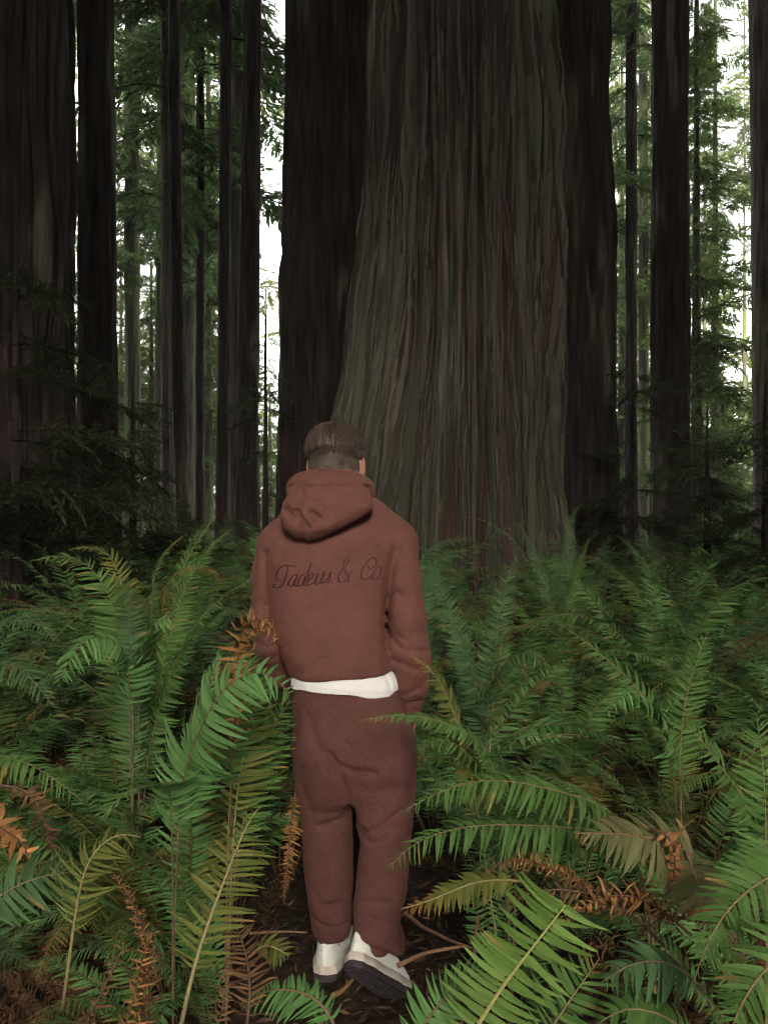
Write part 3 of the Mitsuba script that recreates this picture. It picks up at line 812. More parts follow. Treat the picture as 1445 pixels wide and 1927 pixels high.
# right of the person
hero_plant('sword fern with the yellow ribbed frond slanting up from the bottom edge', B(880, 1.72), [
    dict(pts=[(865, 1990, 1.6), (930, 1880, 1.58), (1000, 1785, 1.56), (1068, 1698, 1.54)], L=0.085, pal='lime', n0=TOCAM, pairs=31, ratio=0.135, fwd=-2, ftip=2, roll=0, rcol=(0.36, 0.34, 0.12), root=False, bare=0.02, rach=0.0045, blunt=0.93, droop=0.2, wob=0.15),
    dict(pts=[(770, 1975, 1.66), (800, 1925, 1.66), (845, 1870, 1.66), (900, 1822, 1.66)], L=0.055, pal='bright', n0=TOCAM, ratio=0.155, root=False, bare=0.02, blunt=0.3),
    dict(pts=[(1000, 1990, 1.7), (1060, 1900, 1.75), (1130, 1800, 1.8)], L=0.09, pal='green', n0=TOCAM, root=False, brown=0.2),
], extra=4, size=0.4, seed=10, azr=(-0.6, 0.9))
hero_plant('sword fern with two long fronds arching left across the right trouser leg', B(1230, 2.45), [
    dict(pts=[(1180, 1570, 2.35), (1060, 1492, 2.25), (900, 1470, 2.2), (748, 1532, 2.15)], L=0.085, pal='green', n0=(0, -0.35, 1), droop=0.6, ratio=0.15, bare=0.2),
    dict(pts=[(1190, 1610, 2.35), (1050, 1556, 2.25), (880, 1556, 2.2), (775, 1592, 2.15), (724, 1642, 2.12)], L=0.09, pal='green', n0=(0, -0.3, 1), droop=0.7, ratio=0.14, bare=0.2),
    dict(pts=[(1180, 1590, 2.4), (1080, 1540, 2.4), (960, 1590, 2.35), (880, 1650, 2.3)], L=0.08, pal='blue', n0=(0, -0.3, 1), droop=0.5),
], extra=9, size=0.75, seed=11, azr=(1.2, 4.6))
hero_plant('half dried tan green frond with curled dead tips, in the middle of the right foreground', B(1290, 2.1), [
    dict(pts=[(1330, 1640, 2.0), (1262, 1590, 1.95), (1170, 1570, 1.92), (1075, 1568, 1.9)], L=0.085, pal='tan', n0=(0, -0.7, 0.7), ratio=0.22, droop=0.5, brown=0.12, root=False, bare=0.05),
    dict(pts=[(1250, 1580, 1.95), (1270, 1570, 1.93), (1305, 1540, 1.9)], L=0.015, pal='tan', n0=TOCAM, pairs=10, root=False),
    dict(pts=[(1225, 1560, 1.93), (1260, 1580, 1.9), (1268, 1640, 1.9), (1262, 1680, 1.9)], L=0.045, pal='dead', n0=TOCAM, pairs=10, curl=2.8, ratio=0.5, root=False),
    dict(pts=[(1290, 1600, 1.95), (1310, 1660, 1.92), (1322, 1720, 1.9)], L=0.075, pal='tan', n0=TOCAM, pairs=16, ratio=0.25, droop=0.4, brown=0.3, root=False),
], seed=12)
hero_plant('bright green broad frond drooping in from the right edge', B(1600, 1.75), [
    dict(pts=[(1545, 1610, 1.62), (1430, 1660, 1.58), (1350, 1740, 1.55), (1302, 1855, 1.53)], L=0.075, pal='green', n0=(-0.5, -1, 0.4), ratio=0.16, root=False, droop=0.45, fwd=26, bare=0.02, tws=0.12, wob=0.06, full=2.0),
], extra=5, size=0.5, seed=13, azr=(1.5, 4.0))
hero_plant('bright green frond drooping at the bottom right corner', B(1620, 1.5), [
    dict(pts=[(1560, 1760, 1.45), (1470, 1800, 1.42), (1400, 1880, 1.40), (1360, 1990, 1.38)], L=0.07, pal='green', n0=(-0.5, -1, 0.4), ratio=0.16, root=False, droop=0.45, fwd=26, bare=0.02, tws=0.12, wob=0.06, full=2.0),
], seed=14)
hero_plant('brown tangle of withered fern fronds on the ground in the right foreground', B(1080, 2.2), [
    dict(pts=[(1180, 1720, 2.1), (1050, 1640, 2.1), (960, 1620, 2.05), (905, 1650, 2.0)], L=0.06, pal='dead', n0=TOCAM, curl=3.4, ratio=0.16, root=False),
    dict(pts=[(1250, 1780, 2.0), (1130, 1690, 2.0), (1000, 1680, 2.0), (930, 1720, 1.98)], L=0.07, pal='old', n0=TOCAM, curl=3.6, ratio=0.16, root=False),
    dict(pts=[(1300, 1760, 2.0), (1200, 1690, 1.98), (1110, 1700, 1.96), (1040, 1760, 1.95)], L=0.08, pal='dead', n0=TOCAM, curl=3.6, ratio=0.16, root=False),
    dict(pts=[(1000, 1660, 2.15), (900, 1660, 2.12), (820, 1690, 2.1), (750, 1712, 2.1)], L=0.045, pal='olive', n0=(0, -0.6, 0.8), ratio=0.26, droop=0.6, root=False, brown=0.4),
    dict(pts=[(1280, 1860, 1.9), (1200, 1800, 1.9), (1130, 1780, 1.9), (1090, 1820, 1.9)], L=0.07, pal='old', n0=TOCAM, curl=3.6, ratio=0.16, root=False),
    dict(pts=[(1400, 1800, 2.0), (1320, 1720, 2.0), (1240, 1730, 2.0), (1180, 1790, 1.95)], L=0.07, pal='old', n0=TOCAM, curl=3.6, ratio=0.16, root=False),
], extra=8, size=0.45, seed=15, name='dead_fern', pals=('old',), azr=(-1.0, 2.0))
hero_plant('dark drooping fern at the bottom right, in shade under the brown tangle', B(1250, 1.75), [
    dict(pts=[(1320, 1860, 1.75), (1260, 1815, 1.72), (1190, 1815, 1.7), (1130, 1850, 1.7)], L=0.07, pal='blue', n0=(0, -0.5, 1), ratio=0.22, root=False, droop=0.6),
    dict(pts=[(1330, 1990, 1.65), (1260, 1920, 1.65), (1180, 1900, 1.65), (1120, 1930, 1.65)], L=0.07, pal='green', n0=(0, -0.5, 1), ratio=0.22, root=False, droop=0.6),
], extra=4, size=0.38, seed=16, pals=('blue', 'green'))
hero_plant('sword fern with the brown tipped frond reaching left across the hip of the trousers', B(960, 2.75), [
    dict(pts=[(925, 1440, 2.62), (860, 1370, 2.56), (770, 1346, 2.54), (668, 1358, 2.52)], L=0.042, pal='green', n0=(0, -0.5, 1), brown=0.16, droop=0.5, ratio=0.26, bare=0.3),
    dict(pts=[(890, 1480, 2.7), (868, 1390, 2.65), (825, 1280, 2.6), (768, 1230, 2.58)], L=0.065, pal='olive', n0=(0.8, -1, 0.4), brown=0.18, ratio=0.17),
    dict(pts=[(930, 1500, 2.7), (880, 1420, 2.6), (830, 1390, 2.55), (780, 1420, 2.5)], L=0.08, pal='green', n0=UP, droop=0.5),
    dict(pts=[(960, 1480, 2.7), (940, 1420, 2.6), (985, 1388, 2.5), (1090, 1390, 2.45)], L=0.06, pal='bright', n0=UP, droop=0.4),
    dict(pts=[(980, 1520, 2.6), (1010, 1420, 2.5), (1060, 1385, 2.45), (930, 1410, 2.4)][:3], L=0.075, pal='green', n0=TOCAM),
], extra=10, size=0.85, seed=17)
hero_plant('sword fern with a straight pale ribbed frond pointing up and left, right of the middle', B(1290, 3.2), [
    dict(pts=[(1255, 1410, 3.2), (1210, 1310, 3.2), (1140, 1240, 3.2), (1060, 1178, 3.2)], L=0.08, pal='green', n0=TOCAM, rach=0.005),
    dict(pts=[(1260, 1420, 3.1), (1230, 1330, 3.0), (1180, 1305, 2.9), (1138, 1350, 2.85)], L=0.095, pal='bright', n0=UP, droop=0.5, ratio=0.155, bare=0.35),
    dict(pts=[(1270, 1420, 3.1), (1240, 1330, 3.0), (1265, 1312, 2.95), (1320, 1335, 2.9)], L=0.07, pal='bright', n0=UP, droop=0.5, ratio=0.155, bare=0.4),
    dict(pts=[(1280, 1420, 3.3), (1290, 1320, 3.3), (1315, 1230, 3.3), (1335, 1180, 3.3)], L=0.08, pal='green', n0=TOCAM, rach=0.005),
], extra=14, size=1.0, seed=18)
hero_plant('sword fern leaning from the right edge with a bare lower stem and pale spaced leaflets', B(1440, 2.5), [
    dict(pts=[(1425, 1560, 2.45), (1375, 1470, 2.42), (1325, 1400, 2.4), (1280, 1350, 2.4)], L=0.085, pal='green', n0=TOCAM, rach=0.0045, ratio=0.14, bare=0.2),
    dict(pts=[(1440, 1580, 2.4), (1435, 1450, 2.45), (1420, 1330, 2.5)], L=0.09, pal='green', n0=TOCAM),
], extra=8, size=0.8, seed=19, azr=(0.5, 3.5))
hero_plant('sword fern behind the right elbow with a frond arching towards the brown sleeve', B(915, 3.9), [
    dict(pts=[(905, 1370, 3.8), (885, 1250, 3.7), (845, 1170, 3.65), (800, 1148, 3.6)], L=0.085, pal='blue', n0=(0.5, -1, 0.6), droop=0.4),
    dict(pts=[(920, 1360, 3.9), (930, 1230, 3.9), (950, 1110, 3.95), (975, 1040, 4.0)], L=0.075, pal='blue', n0=TOCAM),
    dict(pts=[(900, 1350, 4.1), (870, 1220, 4.2), (830, 1110, 4.3), (805, 1050, 4.4)], L=0.08, pal='blue', n0=TOCAM),
    dict(pts=[(915, 1370, 3.7), (930, 1280, 3.6), (985, 1228, 3.5), (1036, 1262, 3.4)], L=0.10, pal='blue', n0=UP, droop=0.5),
    dict(pts=[(925, 1350, 3.8), (940, 1230, 3.7), (965, 1150, 3.6), (1000, 1140, 3.55)], L=0.06, pal='olive', n0=UP),
], extra=12, size=1.05, seed=20)
hero_plant('fern with two dark fronds arching right, beside the right shoulder', B(800, 5.6), [
    dict(pts=[(790, 1200, 5.6), (785, 1090, 5.6), (815, 1030, 5.6), (895, 1010, 5.6)], L=0.09, pal='blue', n0=UP, droop=0.6),
    dict(pts=[(800, 1200, 5.5), (800, 1100, 5.5), (840, 1045, 5.5), (915, 1040, 5.5)], L=0.09, pal='blue', n0=UP, droop=0.6),
], extra=10, size=1.0, seed=21, pals=('blue', 'green'))
hero_plant('fern with tall upright fronds before the foot of the giant redwood at right', B(1075, 6.4), [
    dict(pts=[(1070, 1150, 6.4), (1068, 1040, 6.4), (1080, 965, 6.4), (1100, 945, 6.4)], L=0.06, pal='blue', n0=TOCAM),
    dict(pts=[(1040, 1150, 6.4), (1010, 1060, 6.4), (985, 1000, 6.4), (968, 978, 6.4)], L=0.06, pal='blue', n0=TOCAM, brown=0.1),
    dict(pts=[(1075, 1160, 6.3), (1085, 1080, 6.3), (1110, 1010, 6.3)], L=0.05, pal='green', n0=TOCAM),
], extra=10, size=0.95, seed=22, pals=('blue', 'green'))

# withered ferns lying under the green ones in front
r = np.random.default_rng(77)
for k in range(22):
    side = 'right' if k % 2 else 'left'
    y = r.uniform(1.7, 2.9)
    x = (r.uniform(0.22, 0.42) if side == 'right' else -r.uniform(0.20, 0.42)) * y
    fern_plant(x, y, 12, r.uniform(0.35, 0.6), 5000 + k, f'withered brown fern lying under the green ferns in the {side} foreground', f'withered ferns on the ground at {side}',
               pals=('old',), name='dead_fern', azr=(-0.9, 1.6) if side == 'right' else (1.6, 4.0))

# the bed of ferns: nearer plants one by one, then the dim far bed
r = np.random.default_rng(2024)
spots = []
for t_ in range(6000):
    y = r.uniform(2.9, 16)
    x = r.uniform(-0.46, 0.46) * y * 0.98
    gap = 0.44 if y < 4 else 0.62 if y < 7 else 0.72
    if y < 4.6 and abs(x + 0.03) < (0.50 if y < 3.3 else 0.34 if y < 4 else 0.1):
        continue
    if (x - gx) ** 2 + (y - gy) ** 2 < 1.40 ** 2 or any((x - a) ** 2 + (y - b) ** 2 < (rr + 0.25) ** 2 for _, a, b, rr, _ in trunk_keys):
        continue
    if y < 2.3 and abs(x) < 0.2:
        continue
    if all((x - a) ** 2 + (y - b) ** 2 > gap ** 2 for a, b in spots):
        spots.append((x, y))
    if len(spots) > 250:
        break
for k, (x, y) in enumerate(sorted(spots, key=lambda s: s[1])):
    side = 'left' if x < -0.03 * y else 'right'
    s = r.uniform(0.8, 1.1) * (0.9 if y < 3.4 else 1.05 if y < 4.5 else 1.28)
    if y < 4.2:
        lab, grp = f'green sword fern filling in between the large near ferns {side} of the person', f'near filler ferns on the {side}'
    elif y < 7.5:
        lab, grp = f'sword fern in the middle of the fern bed {side} of the person', f'middle ferns on the {side}'
    else:
        lab, grp = f'dim sword fern in the shaded far part of the fern bed, {side} side', f'far ferns on the {side}'
    fern_plant(x, y, int(r.integers(12, 17)) if y < 7.5 else 11, s, 3000 + k, lab, grp, 'near' if y < 7.5 else 'far',
               ('green', 'green', 'blue', 'olive', 'bright') if y < 4.5 else ('green', 'bright', 'blue', 'green'), dead=0.12 if y < 4.5 else 0.05)

# litter: dead leaflets, needles and twigs on the soil near the walker
def litter():
    r = np.random.default_rng(6)
    out = []
    for k in range(5200):
        y = r.uniform(1.4, 5.5)
        x = r.normal(0, 0.6) + 0.0
        z = float(ground_z(x, y)) + r.uniform(-0.006, 0.03)
        L, w = r.uniform(0.008, 0.035), r.uniform(0.002, 0.007)
        a = r.uniform(0, 6.28)
        d = np.array([math.cos(a), math.sin(a), r.normal(0, 0.35)]) * L
        s = np.array([-math.sin(a), math.cos(a), r.normal(0, 0.5)]) * w
        p = np.array([x, y, z])
        c = np.array([[0.06, 0.035, 0.022], [0.03, 0.018, 0.013], [0.10, 0.06, 0.035], [0.035, 0.04, 0.02]])[r.integers(4)] * r.uniform(0.5, 1.3)
        out.append((np.array([p - d, p - s + [0, 0, .004], p + d, p + s]), np.array([[0, 1, 2], [0, 2, 3]]), c))
    return join(out)


v, f, c = litter()
bsdf('litter_leaf', {'type': 'twosided', 'bsdf': {'type': 'principled', 'base_color': VC, 'roughness': 0.8}})
put('leaf_litter', (v, f), 'litter_leaf', False, color=c)
tag('leaf_litter', 'brown leaf litter and needles on the soil', 'litter', None, 'stuff')


def twig(label, pts, rad, col=(0.20, 0.11, 0.07)):
    P = curve([at(*q) for q in pts], 24)
    P += (meshkit.fbm(P * 9, 2, 3)[:, None] - 0.5) * 0.01
    v, f = tube(P, np.linspace(rad, rad * 0.5, len(P)), 7, True)
    key = numbered('twig')
    put(key, (v, f), 'stem', 40 if False else True, color=np.broadcast_to(np.array(col), v.shape) * np.random.default_rng(len(key)).uniform(0.8, 1.2, (len(v), 1)))
    tag(key, label, 'twig')


twig('pale brown bare twig starting at the toe of the right shoe', [(748, 1818, 2.75), (800, 1795, 2.74), (880, 1778, 2.7)], 0.007, (0.30, 0.16, 0.09))
twig('thin brown twig slanting over the soil right of the right shin', [(760, 1720, 2.9), (830, 1760, 2.75), (900, 1785, 2.6)], 0.006)
twig('thin brown stem standing upright where the twigs meet, right of the right shoe', [(893, 1800, 2.6), (896, 1760, 2.6), (897, 1725, 2.6)], 0.006, (0.16, 0.07, 0.05))
twig('thin pale twig lying level on the soil left of the left ankle', [(470, 1757, 2.95), (520, 1755, 2.98), (580, 1752, 3.0)], 0.005)
twig('short yellow brown twig on the soil between the two shoes', [(625, 1873, 2.75), (645, 1862, 2.78), (668, 1838, 2.85)], 0.008, (0.22, 0.14, 0.05))


# ------------------------------------------------------------------ the person
def surface_nets(f, o, h):
    """The zero surface of the grid f (negative inside): (vertices, triangles)."""
    s = f < 0
    n = np.array(f.shape)
    corner = [(a, b, c) for a in (0, 1) for b in (0, 1) for c in (0, 1)]
    sl = lambda a, b, c: np.s_[a:n[0] - 1 + a, b:n[1] - 1 + b, c:n[2] - 1 + c]  # noqa: E731
    cnt = sum(s[sl(*c)].astype(np.int8) for c in corner)
    act = (cnt > 0) & (cnt < 8)
    idx = np.argwhere(act)
    ids = np.full(act.shape, -1, np.int64)
    ids[act] = np.arange(len(idx))
    acc, num = np.zeros((len(idx), 3)), np.zeros(len(idx))
    val = {c: f[sl(*c)][act] for c in corner}
    for c in corner:
        for ax in range(3):
            if c[ax]:
                continue
            e = list(c); e[ax] = 1; e = tuple(e)
            a, b = val[c], val[e]
            m = (a < 0) != (b < 0)
            t = np.where(m, a / np.where(m, a - b, 1), 0)
            p = np.tile(np.array(c, float), (len(idx), 1))
            p[:, ax] = t
            acc += p * m[:, None]
            num += m
    V = o + h * (idx + acc / num[:, None])
    F = []
    for ax in range(3):
        u, v = (ax + 1) % 3, (ax + 2) % 3
        a = [slice(1, -1)] * 3; b = [slice(1, -1)] * 3
        a[ax] = slice(0, n[ax] - 1); b[ax] = slice(1, n[ax])
        A, Bq = s[tuple(a)], s[tuple(b)]
        e = np.argwhere(A != Bq)
        if not len(e):
            continue
        pos = A[tuple(e.T)]
        base = e.copy()
        base[:, u] += 1; base[:, v] += 1

        def cell(du, dv):
            q = base.copy()
            q[:, u] += du; q[:, v] += dv
            return ids[tuple(q.T)]
        q = np.stack([cell(-1, -1), cell(0, -1), cell(0, 0), cell(-1, 0)], 1)
        q = np.where(pos[:, None], q, q[:, ::-1])
        F.append(q)
    q = np.vstack(F)
    q = q[(q >= 0).all(1)]
    return V, np.vstack([q[:, [0, 1, 2]], q[:, [0, 2, 3]]])


class Field:
    """A signed distance grid that shapes are blended into, each only near itself."""

    def __init__(self, lo, hi, h):
        self.o, self.h = np.array(lo, float), h
        self.n = np.ceil((np.array(hi) - self.o) / h).astype(int) + 1
        self.f = np.full(self.n, 0.2, np.float32)

    def box(self, lo, hi):
        a = np.clip(((np.array(lo) - self.o) / self.h).astype(int), 0, self.n - 1)
        b = np.clip(((np.array(hi) - self.o) / self.h).astype(int) + 2, 1, self.n)
        g = np.meshgrid(*[self.o[k] + self.h * np.arange(a[k], b[k]) for k in range(3)], indexing='ij')
        return tuple(slice(x, y) for x, y in zip(a, b)), np.stack(g, -1).astype(np.float32)

    def put(self, lo, hi, fn, k=0.02, op='add'):
        s, p = self.box(lo, hi)
        d = fn(p)
        f = self.f[s]
        if op == 'add':
            m = np.maximum(k - np.abs(f - d), 0) / k
            self.f[s] = np.minimum(f, d) - m * m * k * 0.25
        else:
            m = np.maximum(k - np.abs(f + d), 0) / k
            self.f[s] = np.maximum(f, -d) + m * m * k * 0.25

    def capsule(self, a, b, ra, rb, k=0.02, op='add', flat=None):
        a, b = np.array(a, float), np.array(b, float)
        R = max(ra, rb) + k + 0.03

        def fn(p):
            ab = b - a
            t = np.clip(((p - a) @ ab) / (ab @ ab), 0, 1)
            q = p - a - t[..., None] * ab
            return np.linalg.norm(q, axis=-1) - (ra + (rb - ra) * t)
        self.put(np.minimum(a, b) - R, np.maximum(a, b) + R, fn, k, op)

    def chain(self, pts, rad, k=0.02):
        for i in range(len(pts) - 1):
            self.capsule(pts[i], pts[i + 1], rad[i], rad[i + 1], k)

    def ball(self, c, r, k=0.02, op='add', R=None):
        c, r = np.array(c, float), np.broadcast_to(np.array(r, float), (3,))
        M = np.eye(3) if R is None else R
        m = r.max() + k + 0.03

        def fn(p):
            q = (p - c) @ M.T.T if R is None else (p - c) @ M
            k0 = np.linalg.norm(q / r, axis=-1)
            k1 = np.linalg.norm(q / (r * r), axis=-1)
            return k0 * (k0 - 1) / np.maximum(k1, 1e-6)
        self.put(c - m, c + m, fn, k, op)

    def stack(self, rows, n=2.4, k=0.02, cap=0.02, op='add'):
        """rows: [(z, cx, cy, half width, half depth)]: a body of rounded cross-sections."""
        rows = np.array(sorted(rows), float)
        from scipy.interpolate import PchipInterpolator
        I = PchipInterpolator(rows[:, 0], rows[:, 1:])
        z0, z1 = rows[0, 0], rows[-1, 0]
        m = rows[:, 3:].max() + k + 0.06

        def fn(p):
            q = I(np.clip(p[0, 0, :, 2], z0, z1))
            dx, dy = p[..., 0] - q[:, 0], p[..., 1] - q[:, 1]
            e = (np.abs(dx / q[:, 2]) ** n + np.abs(dy / q[:, 3]) ** n) ** (1 / n)
            d = (e - 1) * np.minimum(q[:, 2], q[:, 3])
            c = np.maximum(p[..., 2] - z1, z0 - p[..., 2])
            mm = np.maximum(cap - np.abs(d - c), 0) / cap
            return np.maximum(d, c) + mm * mm * cap * 0.25
        self.put([rows[:, 1].min() - m, rows[:, 2].min() - m, z0 - k - 0.05], [rows[:, 1].max() + m, rows[:, 2].max() + m, z1 + k + 0.05], fn, k, op)

    def crease(self, pts, amp, width, dref=3.0, side=None):
        """A fold drawn on the back: a groove (amp > 0) or ridge (amp < 0) along photo points."""
        q = np.array([[X(a, dref), Zp(b, dref)] for a, b in pts])
        s, p = self.box([q[:, 0].min() - 4 * width, self.o[1], q[:, 1].min() - 4 * width], [q[:, 0].max() + 4 * width, side or 3.02, q[:, 1].max() + 4 * width])
        P = p[:, 0][:, :, [0, 2]]
        best = np.full(P.shape[:2], 9.0)
        for i in range(len(q) - 1):
            ab = q[i + 1] - q[i]
            t = np.clip(((P - q[i]) @ ab) / (ab @ ab), 0, 1)
            best = np.minimum(best, np.linalg.norm(P - q[i] - t[..., None] * ab, axis=-1))
        self.f[s] += (amp * np.exp(-(best / width) ** 2))[:, None, :].astype(np.float32)

    def rough(self, amp, scale, seed=0):
        g = self.box(self.o, self.o + self.h * (self.n - 1))
        near = np.abs(self.f) < 0.04
        p = g[1][near]
        self.f[near] += (amp * 2 * (meshkit.fbm(p * np.array(scale), 3, seed) - 0.5)).astype(np.float32)

    def mesh(self, smooth=4):
        from scipy.sparse import coo_matrix
        V, F = surface_nets(self.f, self.o, self.h)
        e = np.vstack([F[:, [0, 1]], F[:, [1, 2]], F[:, [2, 0]]])
        A = coo_matrix((np.ones(len(e) * 2), (np.r_[e[:, 0], e[:, 1]], np.r_[e[:, 1], e[:, 0]])), (len(V), len(V))).tocsr()
        deg = np.asarray(A.sum(1)).ravel()
        for k in range(2 * smooth):
            d = np.where(deg[:, None] > 0, A @ V / np.maximum(deg, 1)[:, None] - V, 0)
            V = V + (0.5 if k % 2 == 0 else -0.52) * d
        if np.einsum('ij,ij->i', V[F[:, 0]], np.cross(V[F[:, 1]], V[F[:, 2]])).sum() < 0:
            F = F[:, ::-1]
        return V, F

    def back(self, x, z):
        """y of the first surface met from behind at (x, z)."""
        i = int(round((x - self.o[0]) / self.h)); k = int(round((z - self.o[2]) / self.h))
        col = self.f[np.clip(i, 0, self.n[0] - 1), :, np.clip(k, 0, self.n[2] - 1)]
        j = np.argmax(col < 0)
        if col[j] >= 0 or j == 0:
            return 3.0
        return self.o[1] + self.h * (j - 1 + col[j - 1] / (col[j - 1] - col[j]))


def Zp(py, d=3.0):
    return 1.45 - (py - 963.5) / FPX * d


def pt(px, py, d):
    return np.array([X(px, d), d, Zp(py, d)])


def rows(tab):
    """[(py, px left, px right, centre depth, half depth)] -> rows for Field.stack"""
    return [(Zp(py, d - 0.95 * hd), X((l + r_) / 2, d), d, (r_ - l) / 2 / FPX * d, hd) for py, l, r_, d, hd in tab]


def fleece(lo, hi):
    def fn(p, n, uv):
        g = mikit.fbm(p.x * 28, p.y * 28, p.z * 28, 3)
        f = mikit.noise(p.x * 420, p.y * 420, p.z * 420) * 0.5 + mikit.noise(p.x * 170, p.y * 170, p.z * 170) * 0.5
        return mikit.mix(lo, hi, dr.clip(0.25 + 0.6 * (g - 0.2) + 0.9 * (f - 0.5), 0, 1))
    return fn


def fleece_bump(p, n, uv):
    return mikit.noise(p.x * 330, p.y * 330, p.z * 330) * 0.6 + mikit.noise(p.x * 120, p.y * 120, p.z * 150) * 0.4


def cloth(key, lo, hi, depth=0.0018, rough=0.95, sheen=0.25):
    bsdf(key, {'type': 'twosided', 'bsdf': {'type': 'bumpmap', 'scale': depth, 'arbitrary': mikit.proc(fleece_bump, 1.5e-3),
               'bsdf': {'type': 'principled', 'base_color': mikit.proc(fleece(lo, hi)), 'roughness': rough, 'specular': 0.15, 'sheen': sheen}}})


cloth('hoodie_cloth', (0.112, 0.048, 0.040), (0.190, 0.081, 0.067))
cloth('trouser_cloth', (0.082, 0.037, 0.032), (0.142, 0.062, 0.053))
cloth('shirt_cloth', (0.74, 0.74, 0.74), (0.86, 0.86, 0.87), 0.0006, 0.85, 0.1)
bsdf('thread', {'type': 'twosided', 'bsdf': {'type': 'principled', 'base_color': rgb(0.050, 0.013, 0.014), 'roughness': 0.36, 'specular': 0.5}})
bsdf('skin', {'type': 'principled', 'base_color': VC, 'roughness': 0.6, 'specular': 0.3})
bsdf('hair_strand', {'type': 'twosided', 'bsdf': {'type': 'principled', 'base_color': VC, 'roughness': 0.58, 'specular': 0.35}})
PERSON = 'person'
tag(PERSON, 'person seen from behind in brown hoodie and brown sweatpants walking into the ferns', 'person')
D0 = 3.0


def make_person():
    r = np.random.default_rng(17)
    hx, hz = X(628, D0), 1.612                                   # head centre
    # hoodie ----------------------------------------------------------------
    H = Field([-0.50, 2.70, 0.78], [0.22, 3.45, 1.60], 0.0055)
    H.stack(rows([(1312, 552, 740, 3.0, .130), (1272, 540, 742, 3.0, .143), (1245, 530, 741, 3.0, .150), (1200, 517, 735, 3.0, .148), (1150, 508, 730, 3.0, .142),
                  (1080, 503, 742, 3.0, .137), (1030, 506, 750, 3.0, .130), (1000, 520, 744, 3.0, .118), (975, 541, 722, 3.01, .102), (950, 566, 697, 3.03, .085), (915, 590, 675, 3.04, .07)]),
            n=2.5, cap=0.03)
    L = [pt(527, 1030, 3.0), pt(515, 1080, 3.0), pt(508, 1150, 3.01), pt(513, 1215, 3.05), pt(530, 1262, 3.13), pt(560, 1295, 3.22)]
    H.chain(L, [.062, .062, .057, .054, .050, .040], k=0.025)
    Rr = [pt(738, 1028, 3.0), pt(751, 1085, 2.99), pt(761, 1160, 2.99), pt(767, 1225, 3.0), pt(771, 1285, 3.03), pt(769, 1338, 3.06)]
    H.chain(Rr, [.066, .063, .062, .060, .054, .040], k=0.022)
    H.capsule(pt(767, 1222, 2.98), pt(775, 1248, 3.0), .061, .056, 0.02)
    # shoulder line
    H.capsule(pt(560, 985, 3.02), pt(535, 1025, 3.0), .055, .062, 0.05)
    H.capsule(pt(698, 972, 3.02), pt(738, 1020, 3.0), .055, .066, 0.05)
    H.rough(0.006, (7, 7, 5), 3)
    H.rough(0.0018, (22, 22, 16), 4)
    for a in [([(505, 1040), (503, 1090), (508, 1160), (520, 1235)], .010, .010), ([(742, 1035), (735, 1090), (728, 1150), (727, 1220)], .013, .011),
              ([(725, 1180), (752, 1215), (800, 1222)], .010, .010), ([(728, 1155), (745, 1190), (770, 1205)], .007, .009), ([(735, 1235), (760, 1245), (800, 1262)], .007, .010),
              ([(733, 1120), (745, 1110), (755, 1118)], .006, .008), ([(742, 1020), (758, 1050)], .005, .008),
              ([(700, 1280), (680, 1225), (640, 1190)], .005, .016), ([(560, 1270), (590, 1240), (620, 1225)], .005, .014), ([(735, 1255), (715, 1215), (700, 1190)], .005, .012),
              ([(478, 1138), (495, 1128), (508, 1142)], .008, .010), ([(480, 1210), (505, 1218), (528, 1212)], .007, .009), ([(488, 1245), (515, 1240)], .006, .008),
              ([(690, 990), (720, 1030), (735, 1080)], .003, .014), ([(545, 1010), (530, 1060)], .003, .012), ([(570, 1120), (640, 1128), (700, 1118)], .002, .02),
              ([(786, 1295), (750, 1310)], .006, .008), ([(788, 1320), (752, 1330)], .006, .007), ([(545, 1277), (600, 1280), (660, 1279), (738, 1271)], -.004, .008)]:
        H.crease(a[0], a[1], a[2])
    s, p = H.box(H.o, H.o + H.h * (H.n - 1))
    hem = np.interp(p[..., 0], [X(545, 2.86), X(745, 2.86)], [Zp(1288, 2.86), Zp(1276, 2.86)]) + 0.002 * np.sin(p[..., 0] * 40)
    c = np.where((p[..., 0] > X(545, 3.0)) & (p[..., 0] < X(746, 3.0)) & (p[..., 1] < 3.16), hem - p[..., 2], -1)
    m = np.maximum(.012 - np.abs(H.f[s] - c), 0) / .012
    H.f[s] = np.maximum(H.f[s], c) + m * m * .003
    # ribbed cuff of the right sleeve
    a = np.arctan2(p[..., 1] - 3.05, p[..., 0] - X(769, 3.05))
    z0, z1 = Zp(1340, 3.05), Zp(1314, 3.05)
    on = (p[..., 0] > X(744, 3.0)) & (p[..., 2] < z1 + .004)
    H.f[s] += np.where(on, .0016 * np.sin(a * 30) + .004 * np.exp(-((p[..., 2] - z1) / .005) ** 2), 0).astype(np.float32)
    put(PERSON + '__hoodie__fabric', H.mesh(3), 'hoodie_cloth')
    # hood ------------------------------------------------------------------
    from shapely import Polygon, points as spts, prepare
    G = Field([-0.42, 2.68, 1.33], [0.05, 3.22, 1.60], 0.0045)
    poly = Polygon([(548, 906), (558, 896), (600, 893), (650, 894), (684, 900), (693, 920), (701, 945), (702, 958), (690, 968), (640, 995), (603, 1014), (578, 1021), (552, 1010),
                    (536, 994), (528, 972), (534, 948), (541, 922)])
    s, p = G.box(G.o, G.o + G.h * (G.n - 1))
    P2 = p[:, 0][:, :, [0, 2]]
    pxs = P2[..., 0] / 2.88 * FPX + 722.5
    pys = 963.5 - (P2[..., 1] - 1.45) / 2.88 * FPX
    from shapely import distance, contains_xy
    d2 = distance(poly.exterior, spts(pxs.ravel(), pys.ravel())).reshape(pxs.shape) / FPX * 2.88
    d2 = np.where(contains_xy(poly, pxs, pys), -d2, d2)
    zc = P2[..., 1]
